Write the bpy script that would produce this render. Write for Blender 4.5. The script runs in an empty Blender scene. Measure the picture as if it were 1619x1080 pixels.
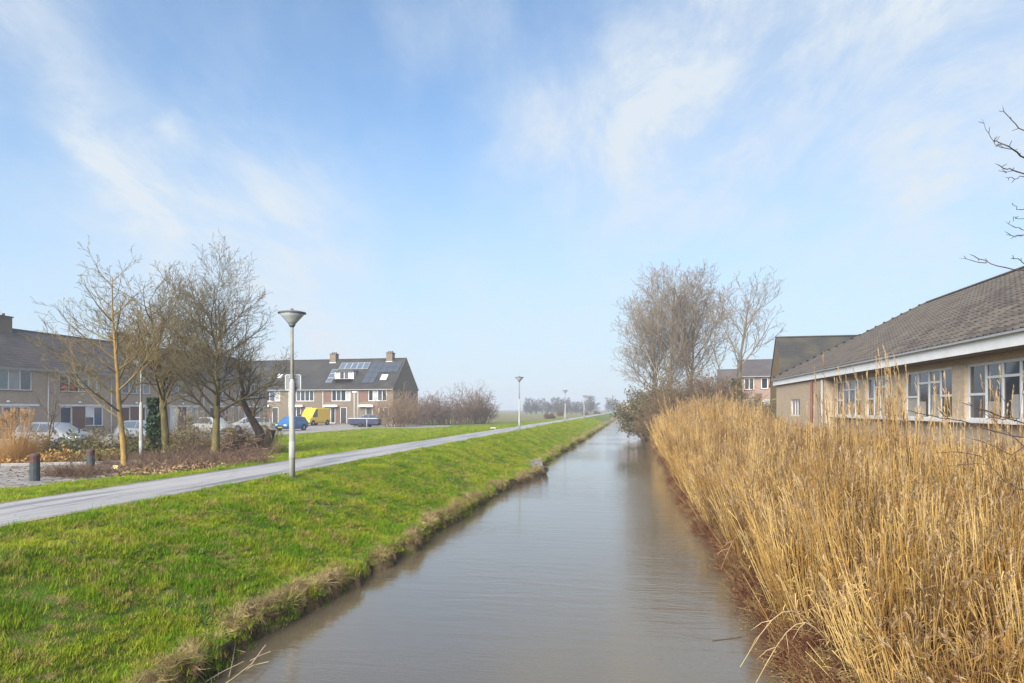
import bpy, bmesh, math, random
import numpy as np
from mathutils import Vector, Matrix

R = math.radians
scene = bpy.context.scene
COL = scene.collection
PI = math.pi

# ------------------------------------------------------------------ camera
A = R(9.9)                      # the canal runs along +Y, the camera looks 9.9 degrees left of it
CA, SA = math.cos(A), math.sin(A)
EYE, FPX, CU, HV = 1.6, 1080.0, 809.5, 647.0
cam_d = bpy.data.cameras.new('camera')
cam = bpy.data.objects.new('camera', cam_d)
COL.objects.link(cam)
cam.location = (0, 0, EYE)
cam.rotation_euler = (R(90), 0, A)
cam_d.sensor_width = 36.0
cam_d.lens = FPX / 1619 * 36
cam_d.shift_y = (HV - 540) / 1619
cam_d.clip_start = 0.1
cam_d.clip_end = 6000
scene.camera = cam


def W(u, zc, z=0.0):
    """world point seen in photo column u at camera depth zc and height z"""
    xc = (u - CU) / FPX * zc
    return Vector((xc * CA - zc * SA, xc * SA + zc * CA, z))


def G(u, v, z):
    return W(u, (EYE - z) * FPX / (v - HV), z)


# ------------------------------------------------------------------ world, sun, exposure
SUN_EL, SUN_AZ = R(33), R(195)   # azimuth of the sun clockwise from +Y: behind the camera, a little left
world = bpy.data.worlds.new('World')
scene.world = world
world.use_nodes = True
wn = world.node_tree.nodes
wl = world.node_tree.links
wn.clear()


class NB:
    """tiny node builder"""
    def __init__(s, nt):
        s.nt = nt

    def n(s, typ, **kw):
        x = s.nt.nodes.new(typ)
        for k, v in kw.items():
            setattr(x, k, v)
        return x

    def link(s, a, b):
        s.nt.links.new(a, b)

    def put(s, sock, v):
        if hasattr(v, 'is_linked') or hasattr(v, 'links'):
            s.nt.links.new(v, sock)
        else:
            sock.default_value = v

    def math(s, op, a, b=0.0, c=None, clamp=False):
        x = s.n('ShaderNodeMath', operation=op, use_clamp=clamp)
        s.put(x.inputs[0], a)
        s.put(x.inputs[1], b)
        if c is not None:
            s.put(x.inputs[2], c)
        return x.outputs[0]

    def vmath(s, op, a, b=None):
        x = s.n('ShaderNodeVectorMath', operation=op)
        s.put(x.inputs[0], a)
        if b is not None:
            s.put(x.inputs[1], b)
        return x.outputs['Value'] if op in ('DOT_PRODUCT', 'LENGTH') else x.outputs[0]

    def mix(s, fac, a, b, blend='MIX'):
        x = s.n('ShaderNodeMix', data_type='RGBA', blend_type=blend)
        s.put(x.inputs[0], fac)
        for sock, v in ((x.inputs[6], a), (x.inputs[7], b)):
            if isinstance(v, tuple) and len(v) == 3:
                v = (*v, 1)
            s.put(sock, v)
        return x.outputs[2]

    def smooth(s, v, lo, hi):
        x = s.n('ShaderNodeMapRange', interpolation_type='SMOOTHSTEP')
        s.put(x.inputs[0], v)
        x.inputs[1].default_value = lo
        x.inputs[2].default_value = hi
        return x.outputs[0]

    def noise(s, vec, scale, detail=4, rough=.55, dist=0.0):
        x = s.n('ShaderNodeTexNoise')
        if vec is not None:
            s.link(vec, x.inputs['Vector'])
        x.inputs['Scale'].default_value = scale
        x.inputs['Detail'].default_value = detail
        x.inputs['Roughness'].default_value = rough
        x.inputs['Distortion'].default_value = dist
        return x


b = NB(world.node_tree)
sky = b.n('ShaderNodeTexSky', sky_type='NISHITA')
sky.sun_disc = False
sky.sun_elevation = SUN_EL
sky.sun_rotation = SUN_AZ
sky.air_density = 1.0
sky.dust_density = 0.6
sky.ozone_density = 1.6
tc = b.n('ShaderNodeTexCoord')
D = tc.outputs['Generated']
dx = b.vmath('DOT_PRODUCT', D, (CA, SA, 0))
dy = b.vmath('DOT_PRODUCT', D, (-SA, CA, 0))
sep = b.n('ShaderNodeSeparateXYZ')
b.link(D, sep.inputs[0])
az = b.math('ARCTAN2', dx, dy)
el = b.math('ARCSINE', sep.outputs[2])
nz = b.noise(D, 3.2, 5, .55)
sepn = b.n('ShaderNodeSeparateXYZ')
b.link(nz.outputs['Color'], sepn.inputs[0])
azd = b.math('ADD', az, b.math('MULTIPLY', b.math('SUBTRACT', sepn.outputs[0], .5), .30))
eld = b.math('ADD', el, b.math('MULTIPLY', b.math('SUBTRACT', sepn.outputs[1], .5), .30))


def ang(u, v):
    x, y, z = (u - CU) / FPX, 1.0, (HV - v) / FPX
    l = math.sqrt(x * x + y * y + z * z)
    return math.atan2(x, y), math.asin(z / l)


def streak(u0, v0, u1, v1, rad, amp):
    a0, e0 = ang(u0, v0)
    a1, e1 = ang(u1, v1)
    da, de = a1 - a0, e1 - e0
    L2 = da * da + de * de + 1e-9
    pa = b.math('SUBTRACT', azd, a0)
    pe = b.math('SUBTRACT', eld, e0)
    t = b.math('DIVIDE', b.math('ADD', b.math('MULTIPLY', pa, da), b.math('MULTIPLY', pe, de)), L2, clamp=True)
    qa = b.math('SUBTRACT', pa, b.math('MULTIPLY', t, da))
    qe = b.math('SUBTRACT', pe, b.math('MULTIPLY', t, de))
    d = b.math('SQRT', b.math('ADD', b.math('MULTIPLY', qa, qa), b.math('MULTIPLY', qe, qe)))
    return b.math('MULTIPLY', b.smooth(d, rad / FPX, 0.0), amp)


cl = None
for s_ in ((60, 60, 290, 370, 110, .46), (150, 220, 280, 360, 55, .42), (430, 400, 560, 640, 230, .75),
           (60, 330, 160, 420, 100, .25), (960, 300, 1600, 40, 300, .66), (1480, 330, 1660, 230, 210, .42),
           (640, 60, 800, 10, 80, .25), (850, 190, 1040, 230, 140, .25), (315, 235, 330, 250, 40, .35),
           (1000, 40, 1400, 0, 130, .40), (760, 560, 1100, 620, 160, .35)):
    v_ = streak(*s_)
    cl = v_ if cl is None else b.math('ADD', cl, v_)
zz = b.math('ADD', b.math('MAXIMUM', sep.outputs[2], 0.0), .16)
plane = b.n('ShaderNodeCombineXYZ')
b.link(b.math('DIVIDE', dx, zz), plane.inputs[0])
b.link(b.math('DIVIDE', dy, zz), plane.inputs[1])
mp = b.n('ShaderNodeMapping')
b.link(plane.outputs[0], mp.inputs[0])
mp.inputs['Rotation'].default_value = (0, 0, R(-28))
mp.inputs['Scale'].default_value = (1.7, .75, 1)
fib = b.noise(mp.outputs[0], 2.1, 11, .70, .35)
fine = b.noise(D, 16, 6, .6, .3)
fz = b.smooth(fib.outputs[0], .36, .68)
veil = b.math('MULTIPLY', b.smooth(nz.outputs[0], .38, .72), .22)
cl = b.math('MULTIPLY', cl, b.math('ADD', b.math('MULTIPLY', fz, .62), .46))
cl = b.math('ADD', cl, b.math('MULTIPLY', veil, b.math('ADD', fz, .25)))
cl = b.math('ADD', cl, b.math('MULTIPLY', b.math('SUBTRACT', fine.outputs[0], .5), .16))
hz = b.math('MULTIPLY', b.smooth(el, .46, .02), .80)
cl = b.math('ADD', cl, .12)
cl = b.math('MINIMUM', b.math('MAXIMUM', cl, 0.0), .97)
WHITE = (5.7, 6.3, 6.9)
skyb = b.mix(1.0, sky.outputs[0], (1.10, 1.48, 1.68), 'MULTIPLY')
skymix = b.mix(cl, b.mix(hz, skyb, (4.5, 5.4, 6.4)), WHITE)
bg = b.n('ShaderNodeBackground')
bg.inputs['Strength'].default_value = 0.06
b.link(skymix, bg.inputs[0])
wo = b.n('ShaderNodeOutputWorld')
b.link(bg.outputs[0], wo.inputs[0])

sun_d = bpy.data.lights.new('sun', 'SUN')
sun_d.energy = 5.0
sun_d.angle = R(55)
sun_d.color = (1.0, .955, .885)
sun = bpy.data.objects.new('sun', sun_d)
COL.objects.link(sun)
sdir = Vector((math.sin(SUN_AZ) * math.cos(SUN_EL), math.cos(SUN_AZ) * math.cos(SUN_EL), math.sin(SUN_EL)))
sun.rotation_euler = sdir.to_track_quat('Z', 'Y').to_euler()
sun.location = (0, -30, 60)

vs = scene.view_settings
vs.view_transform = 'Standard'
vs.look = 'None'
vs.gamma = 1
vs.use_curve_mapping = False
vs.exposure = 1.15
scene.display_settings.display_device = 'sRGB'
scene.cycles.max_bounces = 6
scene.cycles.diffuse_bounces = 3
scene.cycles.glossy_bounces = 3
scene.cycles.transmission_bounces = 3
scene.cycles.transparent_max_bounces = 4
scene.cycles.volume_bounces = 0
scene.cycles.use_denoising = True
scene.cycles.caustics_reflective = False
scene.cycles.caustics_refractive = False


# ------------------------------------------------------------------ materials
MATS = {}


def mat(name, cols, scale=3.0, rough=.8, bump=0.0, bscale=None, detail=5, spec=.35, metal=0.0, rnd=0.0, coord='world',
        stretch=None, lo=.3, hi=.7, trans=0.0, noise_rough=.6):
    """noise-mottled principled material; cols: 1..3 colours"""
    if name in MATS:
        return MATS[name]
    m = bpy.data.materials.new(name)
    m.use_nodes = True
    nt = m.node_tree
    nt.nodes.clear()
    b = NB(nt)
    out = b.n('ShaderNodeOutputMaterial')
    p = b.n('ShaderNodeBsdfPrincipled')
    p.inputs['Roughness'].default_value = rough
    p.inputs['Specular IOR Level'].default_value = spec
    p.inputs['Metallic'].default_value = metal
    if coord == 'world':
        vec = b.n('ShaderNodeNewGeometry').outputs['Position']
    else:
        vec = b.n('ShaderNodeTexCoord').outputs['Object']
    if stretch:
        mpn = b.n('ShaderNodeMapping')
        b.link(vec, mpn.inputs[0])
        mpn.inputs['Scale'].default_value = stretch
        vec = mpn.outputs[0]
    if len(cols) == 1:
        c = None
        p.inputs['Base Color'].default_value = (*cols[0], 1)
        base = cols[0]
        if rnd:
            oi = b.n('ShaderNodeObjectInfo')
            hsv = b.n('ShaderNodeHueSaturation')
            hsv.inputs['Color'].default_value = (*base, 1)
            b.link(b.math('ADD', b.math('MULTIPLY', oi.outputs['Random'], rnd * 2), 1 - rnd), hsv.inputs['Value'])
            b.link(hsv.outputs[0], p.inputs['Base Color'])
    else:
        t = b.noise(vec, scale, detail, noise_rough)
        ramp = b.n('ShaderNodeValToRGB')
        e = ramp.color_ramp.elements
        e[0].position, e[1].position = lo, hi
        e[0].color = (*cols[0], 1)
        e[1].color = (*cols[-1], 1)
        if len(cols) == 3:
            x = ramp.color_ramp.elements.new((lo + hi) / 2)
            x.color = (*cols[1], 1)
        if rnd:
            oi = b.n('ShaderNodeObjectInfo')
            f = b.math('ADD', t.outputs[0], b.math('MULTIPLY', b.math('SUBTRACT', oi.outputs['Random'], .5), rnd))
            b.link(f, ramp.inputs[0])
        else:
            b.link(t.outputs[0], ramp.inputs[0])
        b.link(ramp.outputs[0], p.inputs['Base Color'])
    if bump:
        bn = b.noise(vec, bscale or scale * 4, 4, .6)
        bp = b.n('ShaderNodeBump')
        bp.inputs['Strength'].default_value = 1.0
        bp.inputs['Distance'].default_value = bump
        b.link(bn.outputs[0], bp.inputs['Height'])
        b.link(bp.outputs[0], p.inputs['Normal'])
    if trans:
        tr = b.n('ShaderNodeBsdfTranslucent')
        src = p.inputs['Base Color'].links
        if src:
            b.link(src[0].from_socket, tr.inputs[0])
        else:
            tr.inputs[0].default_value = (*cols[0], 1)
        ms = b.n('ShaderNodeMixShader')
        ms.inputs[0].default_value = trans
        b.link(p.outputs[0], ms.inputs[1])
        b.link(tr.outputs[0], ms.inputs[2])
        b.link(ms.outputs[0], out.inputs[0])
    else:
        b.link(p.outputs[0], out.inputs[0])
    MATS[name] = m
    return m


def brick_mat(name, c1, c2, mortar, tint=.5):
    """small brick courses in object space (x along the wall, z up), with large weathering blotches"""
    if name in MATS:
        return MATS[name]
    m = bpy.data.materials.new(name)
    m.use_nodes = True
    nt = m.node_tree
    nt.nodes.clear()
    b = NB(nt)
    out = b.n('ShaderNodeOutputMaterial')
    p = b.n('ShaderNodeBsdfPrincipled')
    p.inputs['Roughness'].default_value = .9
    p.inputs['Specular IOR Level'].default_value = .2
    pos = b.n('ShaderNodeNewGeometry').outputs['Position']
    sp = b.n('ShaderNodeSeparateXYZ')
    b.link(pos, sp.inputs[0])
    cx = b.n('ShaderNodeCombineXYZ')
    b.link(b.math('ADD', sp.outputs[0], sp.outputs[1]), cx.inputs[0])
    b.link(sp.outputs[2], cx.inputs[1])
    br = b.n('ShaderNodeTexBrick')
    b.link(cx.outputs[0], br.inputs[0])
    br.inputs['Color1'].default_value = (*c1, 1)
    br.inputs['Color2'].default_value = (*c2, 1)
    br.inputs['Mortar'].default_value = (*mortar, 1)
    br.inputs['Scale'].default_value = 1
    br.inputs['Mortar Size'].default_value = .007
    br.inputs['Brick Width'].default_value = .22
    br.inputs['Row Height'].default_value = .065
    t = b.noise(pos, .9, 6, .65)
    f = b.smooth(t.outputs[0], .3, .75)
    dark = tuple(v * .62 for v in c1)
    b.link(b.mix(b.math('MULTIPLY', f, tint), br.outputs[0], dark), p.inputs['Base Color'])
    bp = b.n('ShaderNodeBump')
    bp.inputs['Distance'].default_value = .006
    b.link(br.outputs['Fac'], bp.inputs['Height'])
    bp.invert = True
    b.link(bp.outputs[0], p.inputs['Normal'])
    b.link(p.outputs[0], out.inputs[0])
    MATS[name] = m
    return m


def glass_mat(name, col, rough=.04):
    return mat(name, [col], rough=rough, spec=.9)


# ------------------------------------------------------------------ object helpers
def tag(o, label, cat=None, group=None, kind=None):
    if label:
        o['label'] = label
    if cat:
        o['category'] = cat
    if group:
        o['group'] = group
    if kind:
        o['kind'] = kind
    return o


def empty(name, loc, rz=0.0):
    o = bpy.data.objects.new(name, None)
    o.empty_display_size = .2
    COL.objects.link(o)
    o.location = loc
    o.rotation_euler = (0, 0, rz)
    return o


def link(name, me, m=None, parent=None):
    o = bpy.data.objects.new(name, me)
    COL.objects.link(o)
    if m is not None and len(me.materials) == 0:
        me.materials.append(m)
    if parent is not None:
        o.parent = parent
    return o


def obj(name, bm, m, parent=None, smooth=False):
    me = bpy.data.meshes.new(name)
    bmesh.ops.recalc_face_normals(bm, faces=bm.faces[:])
    bm.to_mesh(me)
    bm.free()
    if smooth:
        me.polygons.foreach_set('use_smooth', [True] * len(me.polygons))
    return link(name, me, m, parent)


def np_mesh(name, verts, faces, smooth=False):
    """verts (n,3), faces (m,k) numpy -> mesh"""
    me = bpy.data.meshes.new(name)
    verts = np.asarray(verts, dtype=np.float32)
    faces = np.asarray(faces, dtype=np.int32)
    k = faces.shape[1]
    me.vertices.add(len(verts))
    me.vertices.foreach_set('co', verts.ravel())
    me.loops.add(faces.size)
    me.loops.foreach_set('vertex_index', faces.ravel())
    me.polygons.add(len(faces))
    me.polygons.foreach_set('loop_start', np.arange(0, faces.size, k, dtype=np.int32))
    if smooth:
        me.polygons.foreach_set('use_smooth', np.ones(len(faces), dtype=bool))
    me.update(calc_edges=True)
    return me


def add_box(bm, x0, x1, y0, y1, z0, z1, M=None):
    vs_ = [bm.verts.new(Vector(p) if M is None else M @ Vector(p)) for p in
           ((x0, y0, z0), (x1, y0, z0), (x1, y1, z0), (x0, y1, z0), (x0, y0, z1), (x1, y0, z1), (x1, y1, z1), (x0, y1, z1))]
    for f in ((3, 2, 1, 0), (4, 5, 6, 7), (0, 1, 5, 4), (1, 2, 6, 5), (2, 3, 7, 6), (3, 0, 4, 7)):
        bm.faces.new([vs_[i] for i in f])


def box(name, x0, x1, y0, y1, z0, z1, m, parent=None, bevel=0.0, M=None):
    bm = bmesh.new()
    add_box(bm, x0, x1, y0, y1, z0, z1, M)
    if bevel:
        bmesh.ops.bevel(bm, geom=bm.edges[:], offset=bevel, segments=1, affect='EDGES')
    return obj(name, bm, m, parent)


def add_poly(bm, pts):
    return bm.faces.new([bm.verts.new(Vector(p)) for p in pts])


def add_lathe(bm, prof, n=20, M=None, cap=True):
    rings = []
    for r, z in prof:
        ring = []
        for i in range(n):
            a = 2 * PI * i / n
            p = Vector((r * math.cos(a), r * math.sin(a), z))
            ring.append(bm.verts.new(M @ p if M is not None else p))
        rings.append(ring)
    for j in range(len(rings) - 1):
        for i in range(n):
            bm.faces.new((rings[j][i], rings[j][(i + 1) % n], rings[j + 1][(i + 1) % n], rings[j + 1][i]))
    if cap:
        bm.faces.new(rings[0][::-1])
        bm.faces.new(rings[-1])


def lathe(name, prof, m, parent=None, n=20, M=None, smooth=True):
    bm = bmesh.new()
    add_lathe(bm, prof, n, M)
    o = obj(name, bm, m, parent)
    if smooth:
        for p in o.data.polygons:
            p.use_smooth = len(p.vertices) == 4
    return o


def copy_tree(o, parent=None):
    c = o.copy()
    COL.objects.link(c)
    if parent is not None:
        c.parent = parent
    for ch in list(o.children):
        copy_tree(ch, c)
    return c


# tubes: list of (pts, radii) -> arrays, vectorised by length
def tubes(polys, sides_of):
    groups = {}
    for pts, rad in polys:
        n = len(pts)
        s = sides_of(max(rad))
        groups.setdefault((n, s), []).append((pts, rad))
    V, F, off = [], [], 0
    for (n, s), lst in groups.items():
        P = np.array([x[0] for x in lst], dtype=np.float64)       # B,n,3
        Rr = np.array([x[1] for x in lst], dtype=np.float64)      # B,n
        T = np.gradient(P, axis=1)
        T /= np.linalg.norm(T, axis=2, keepdims=True) + 1e-9
        ref = np.zeros_like(T)
        mean = T.mean(axis=1)
        pick = np.abs(mean[:, 2]) > .8
        ref[pick, :, 0] = 1
        ref[~pick, :, 2] = 1
        U = np.cross(T, ref)
        U /= np.linalg.norm(U, axis=2, keepdims=True) + 1e-9
        Vv = np.cross(T, U)
        a = np.arange(s) * 2 * PI / s
        ring = P[:, :, None, :] + Rr[:, :, None, None] * (np.cos(a)[None, None, :, None] * U[:, :, None, :] + np.sin(a)[None, None, :, None] * Vv[:, :, None, :])
        B = len(lst)
        V.append(ring.reshape(-1, 3))
        idx = off + np.arange(B * n * s).reshape(B, n, s)
        nx = np.roll(idx, -1, axis=2)
        f = np.stack([idx[:, :-1], nx[:, :-1], nx[:, 1:], idx[:, 1:]], axis=-1).reshape(-1, 4)
        F.append(f)
        off += B * n * s
    return np.concatenate(V), np.concatenate(F)


def sides_std(r):
    return 9 if r > .08 else 5 if r > .02 else 3


def tube_obj(name, polys, m, parent=None, sides=sides_std):
    v, f = tubes(polys, sides)
    return link(name, np_mesh(name, v, f, True), m, parent)


def ribbons(pts, rng_, wid):
    pass


def leaf_cards(name, centres, size, m, parent=None, seed=0, up=.3, aspect=1.6, jitter=.4):
    """many small bent leaf quads spread at given centres"""
    r = np.random.default_rng(seed)
    C = np.asarray(centres, dtype=np.float64)
    n = len(C)
    d = r.normal(size=(n, 3))
    d[:, 2] += up
    d /= np.linalg.norm(d, axis=1, keepdims=True)
    e = np.cross(d, r.normal(size=(n, 3)))
    e /= np.linalg.norm(e, axis=1, keepdims=True) + 1e-9
    s = size * (1 + jitter * r.uniform(-1, 1, (n, 1)))
    a = C - d * s * aspect / 2
    c = C + d * s * aspect / 2
    l = C + e * s / 2 
    q = C - e * s / 2
    V = np.stack([a, l, c, q], axis=1).reshape(-1, 3)
    F = np.arange(n * 4).reshape(n, 4)
    return link(name, np_mesh(name, V, F), m, parent)


# geometry-node scatter for uncountable stuff
def scatter(name, variants, pts, rotz, tilt, scl, idx, label, m_point=None, cat=None):
    me = bpy.data.meshes.new(name)
    P = np.asarray(pts, dtype=np.float32)
    n = len(P)
    me.vertices.add(n)
    me.vertices.foreach_set('co', P.ravel())
    rot = np.zeros((n, 3), dtype=np.float32)
    rot[:, 0] = tilt[0]
    rot[:, 1] = tilt[1]
    rot[:, 2] = rotz
    a = me.attributes.new('rot', 'FLOAT_VECTOR', 'POINT')
    a.data.foreach_set('vector', rot.ravel())
    s3 = np.asarray(scl, dtype=np.float32)
    if s3.ndim == 1:
        s3 = np.stack([s3, s3, s3], axis=1)
    a = me.attributes.new('scl', 'FLOAT_VECTOR', 'POINT')
    a.data.foreach_set('vector', np.ascontiguousarray(s3).ravel())
    a = me.attributes.new('idx', 'INT', 'POINT')
    a.data.foreach_set('value', np.asarray(idx, dtype=np.int32))
    coll = bpy.data.collections.new(name + '_kinds')
    for vme in variants:
        coll.objects.link(bpy.data.objects.new(vme.name, vme))
    ng = bpy.data.node_groups.new(name + '_scatter', 'GeometryNodeTree')
    ng.interface.new_socket('Geometry', in_out='INPUT', socket_type='NodeSocketGeometry')
    ng.interface.new_socket('Geometry', in_out='OUTPUT', socket_type='NodeSocketGeometry')
    N = ng.nodes
    gi, go = N.new('NodeGroupInput'), N.new('NodeGroupOutput')
    ip = N.new('GeometryNodeInstanceOnPoints')
    ci = N.new('GeometryNodeCollectionInfo')
    ci.inputs['Collection'].default_value = coll
    ci.inputs['Separate Children'].default_value = True
    ci.inputs['Reset Children'].default_value = True
    ip.inputs['Pick Instance'].default_value = True

    def attr(nm, typ):
        x = N.new('GeometryNodeInputNamedAttribute')
        x.data_type = typ
        x.inputs['Name'].default_value = nm
        return x.outputs['Attribute']
    L = ng.links
    e2r = N.new('FunctionNodeEulerToRotation')
    L.new(attr('rot', 'FLOAT_VECTOR'), e2r.inputs[0])
    L.new(gi.outputs[0], ip.inputs['Points'])
    L.new(ci.outputs[0], ip.inputs['Instance'])
    L.new(attr('idx', 'INT'), ip.inputs['Instance Index'])
    L.new(e2r.outputs[0], ip.inputs['Rotation'])
    L.new(attr('scl', 'FLOAT_VECTOR'), ip.inputs['Scale'])
    L.new(ip.outputs[0], go.inputs[0])
    o = bpy.data.objects.new(name, me)
    COL.objects.link(o)
    mod = o.modifiers.new('scatter', 'NODES')
    mod.node_group = ng
    tag(o, label, cat, kind='stuff')
    return o


# ------------------------------------------------------------------ terrain
def vnoise(x, y, seed=0):
    """cheap smooth value noise, numpy"""
    x = np.asarray(x, dtype=np.float64)
    y = np.asarray(y, dtype=np.float64)
    xi, yi = np.floor(x), np.floor(y)
    fx, fy = x - xi, y - yi
    fx = fx * fx * (3 - 2 * fx)
    fy = fy * fy * (3 - 2 * fy)

    def h(a, c):
        v = np.sin(a * 127.1 + c * 311.7 + seed * 74.7) * 43758.5453
        return v - np.floor(v)
    return ((h(xi, yi) * (1 - fx) + h(xi + 1, yi) * fx) * (1 - fy) + (h(xi, yi + 1) * (1 - fx) + h(xi + 1, yi + 1) * fx) * fy) * 2 - 1


WATER = -1.35
CANAL_END = 384.0


def lip_x(Y):
    Y = np.asarray(Y, dtype=np.float64)
    return -4.68 + .16 * vnoise(Y * .35, 0 * Y, 3) + .11 * vnoise(Y * 1.3, 0 * Y + 5, 4) + .07 * vnoise(Y * 4, 0 * Y + 9, 5) + .035 * vnoise(Y * 9, 0 * Y + 2, 6) + .58 * np.exp(-((Y - 29.6) / 2.3) ** 2)


def right_x(Y):
    Y = np.asarray(Y, dtype=np.float64)
    return 1.95 + .22 * vnoise(Y * .22, 0 * Y, 13) + .12 * vnoise(Y * .9, 0 * Y + 5, 14)


def sstep(a, c, x):
    t = np.clip((np.asarray(x, dtype=np.float64) - a) / (c - a), 0, 1)
    return t * t * (3 - 2 * t)


def height(X, Y):
    X = np.asarray(X, dtype=np.float64)
    Y = np.asarray(Y, dtype=np.float64)
    lx = lip_x(Y)
    rx = right_x(Y)
    left = np.interp(X, [-60, -24, -15, -10.9, -8.2, -7.3, -6.2, -5.1], [-.62, -.62, -.32, -.03, -.03, -.17, -.56, -1.0])
    # last piece: from -5.1 to the lip, then the cut face down into the water
    t = np.clip((X + 5.1) / np.maximum(lx + 5.1, .05), 0, 1)
    left = np.where(X > -5.1, -1.0 - .07 * t, left)
    face = sstep(lx, lx + .26, X)
    left = left - face * .75
    right = np.interp(X, [2.0, 3.2, 5, 8, 12, 40], [-1.3, -.95, -.45, .05, .3, .2])
    t2 = np.clip((X - rx) / .9, 0, 1)
    right = np.where(X < 3.2, np.minimum(right, -1.45 + .5 * t2), right)
    right = np.where(X < rx, -1.45 - .6 * sstep(rx, rx - .6, X), right)
    bed = np.where(X < -1.4, left - sstep(lx + .1, lx + 1.0, X) * .6, right)
    lump = .045 * vnoise(X * 1.1, Y * 1.1, 1) + .03 * vnoise(X * 3.1, Y * 3.1, 2)
    amp = np.where((X < -10.9) & (X > -24) | (X > -8.2) & (X < -4.5), 1.0, 0.15) * (1 - sstep(90, 130, Y))
    amp = np.where((X > -10.95) & (X < -8.2), 0.0, amp)
    z = bed + lump * amp
    q1, q2 = lane_xy(X, Y)
    fl = sstep(-9, -8, q1) * sstep(4.6, 4.2, q1) * sstep(-.6, -.2, q2) * sstep(7.9, 7.4, q2)
    z = z * (1 - fl) - .34 * fl
    end = sstep(CANAL_END, CANAL_END + 6, Y)
    return z * (1 - end) + (-.35) * end


K0, E1, E2 = (-20.5, 19.3), (.853, .523), (.523, -.853)      # paved lane: kerb corner, along the kerb, towards the path


def lane_xy(X, Y):
    dx_, dy_ = X - K0[0], Y - K0[1]
    return dx_ * E1[0] + dy_ * E1[1], dx_ * E2[0] + dy_ * E2[1]


def lane_pt(q1, q2, z=0.0):
    return Vector((K0[0] + q1 * E1[0] + q2 * E2[0], K0[1] + q1 * E1[1] + q2 * E2[1], z))


def hz_(x, y):
    return float(height(np.array([x]), np.array([y]))[0])


def on_ground(u, zc, dz=0.0):
    q = W(u, zc)
    return Vector((q.x, q.y, hz_(q.x, q.y) + dz))


def lines(*segs):
    out = []
    for a, c, s in segs:
        n = max(1, int(round((c - a) / s)))
        out += list(np.linspace(a, c, n, endpoint=False))
    out.append(segs[-1][1])
    return np.array(out)


xs = lines((-900, -120, 60), (-120, -60, 10), (-60, -24, 2), (-24, -12, .5), (-12, -8, .2), (-8, -5.2, .14), (-5.2, -3.7, .045), (-3.7, -1, .5),
           (-1, 1.4, .3), (1.4, 3.6, .1), (3.6, 9, .4), (9, 40, 3), (40, 120, 10), (120, 900, 60))
ys = lines((-60, 3, 3), (3, 18, .07), (18, 40, .2), (40, 70, .6), (70, 130, 1.5), (130, 380, 8), (380, 396, 1), (396, 600, 20), (600, 1500, 60))
XX, YY = np.meshgrid(xs, ys, indexing='ij')
ZZ = height(XX, YY)
nx_, ny_ = XX.shape
V = np.stack([XX, YY, ZZ], axis=-1).reshape(-1, 3)
ii = np.arange(nx_ * ny_).reshape(nx_, ny_)
F = np.stack([ii[:-1, :-1], ii[1:, :-1], ii[1:, 1:], ii[:-1, 1:]], axis=-1).reshape(-1, 4)
gme = np_mesh('ground', V, F, True)


def soil_mask(X, Y):
    """1 in the leaf-strewn bed under the left-hand trees"""
    X = np.asarray(X)
    Y = np.asarray(Y)
    xc = X * CA + Y * SA
    zc = -X * SA + Y * CA
    zc = np.maximum(zc, .5)
    u = CU + FPX * xc / zc
    d = np.clip((X + 24) / 4, 0, 1) * np.clip((-11.6 - X + .5 * vnoise(X * .8, Y * .8, 21)) / .8, 0, 1)
    return d * np.clip((Y - 15.2) / 1.5, 0, 1) * np.clip((430 - u) / 30, 0, 1) * np.clip((Y + 1.2 * 0 - 14) / 2, 0, 1)


# zone colours carried per vertex: r = bare soil / leaf litter, g = straw-coloured field, b = right-hand bank
Xf, Yf = V[:, 0], V[:, 1]
zone = np.zeros((len(V), 4), dtype=np.float32)
zone[:, 0] = soil_mask(Xf, Yf)
field = sstep(95, 125, Yf + 6 * vnoise(Xf * .05, Yf * .05, 8)) * (Xf < -11.5)
zone[:, 1] = np.maximum(field, sstep(390, 400, Yf))
lxv = lip_x(Yf)
zone[:, 2] = np.maximum((Xf > 0) * 1.0, sstep(lxv - .04, lxv + .06, Xf) * (Xf < 0))
zone[:, 3] = 1
ca_ = gme.color_attributes.new('zone', 'FLOAT_COLOR', 'POINT')
ca_.data.foreach_set('color', zone.ravel())

m = bpy.data.materials.new('ground_grass')
m.use_nodes = True
m.node_tree.nodes.clear()
b = NB(m.node_tree)
out = b.n('ShaderNodeOutputMaterial')
p = b.n('ShaderNodeBsdfPrincipled')
p.inputs['Roughness'].default_value = .95
p.inputs['Specular IOR Level'].default_value = .1
pos = b.n('ShaderNodeNewGeometry').outputs['Position']
zn = b.n('ShaderNodeVertexColor', layer_name='zone')
sz = b.n('ShaderNodeSeparateColor')
b.link(zn.outputs[0], sz.inputs[0])
n1 = b.noise(pos, .55, 5, .6)
n2 = b.noise(pos, 6, 5, .65)
n3 = b.noise(pos, 40, 3, .6)
grass = b.mix(b.smooth(n1.outputs[0], .35, .65), (.060, .115, .010), (.105, .150, .016))
grass = b.mix(b.math('MULTIPLY', b.smooth(n2.outputs[0], .42, .68), .85), grass, (.155, .115, .045))
soil = b.mix(b.smooth(n2.outputs[0], .3, .7), (.10, .065, .04), (.20, .135, .08))
soil = b.mix(b.smooth(n1.outputs[0], .55, .68), soil, (.10, .13, .03))
fld = b.mix(b.smooth(n1.outputs[0], .3, .7), (.13, .125, .05), (.20, .165, .085))
strp = b.n('ShaderNodeTexWave', wave_type='BANDS', bands_direction='Y')
b.link(pos, strp.inputs[0])
strp.inputs['Scale'].default_value = .012
strp.inputs['Distortion'].default_value = 1.5
fld = b.mix(b.math('MULTIPLY', strp.outputs['Fac'], .5), fld, (.10, .11, .035))
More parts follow.
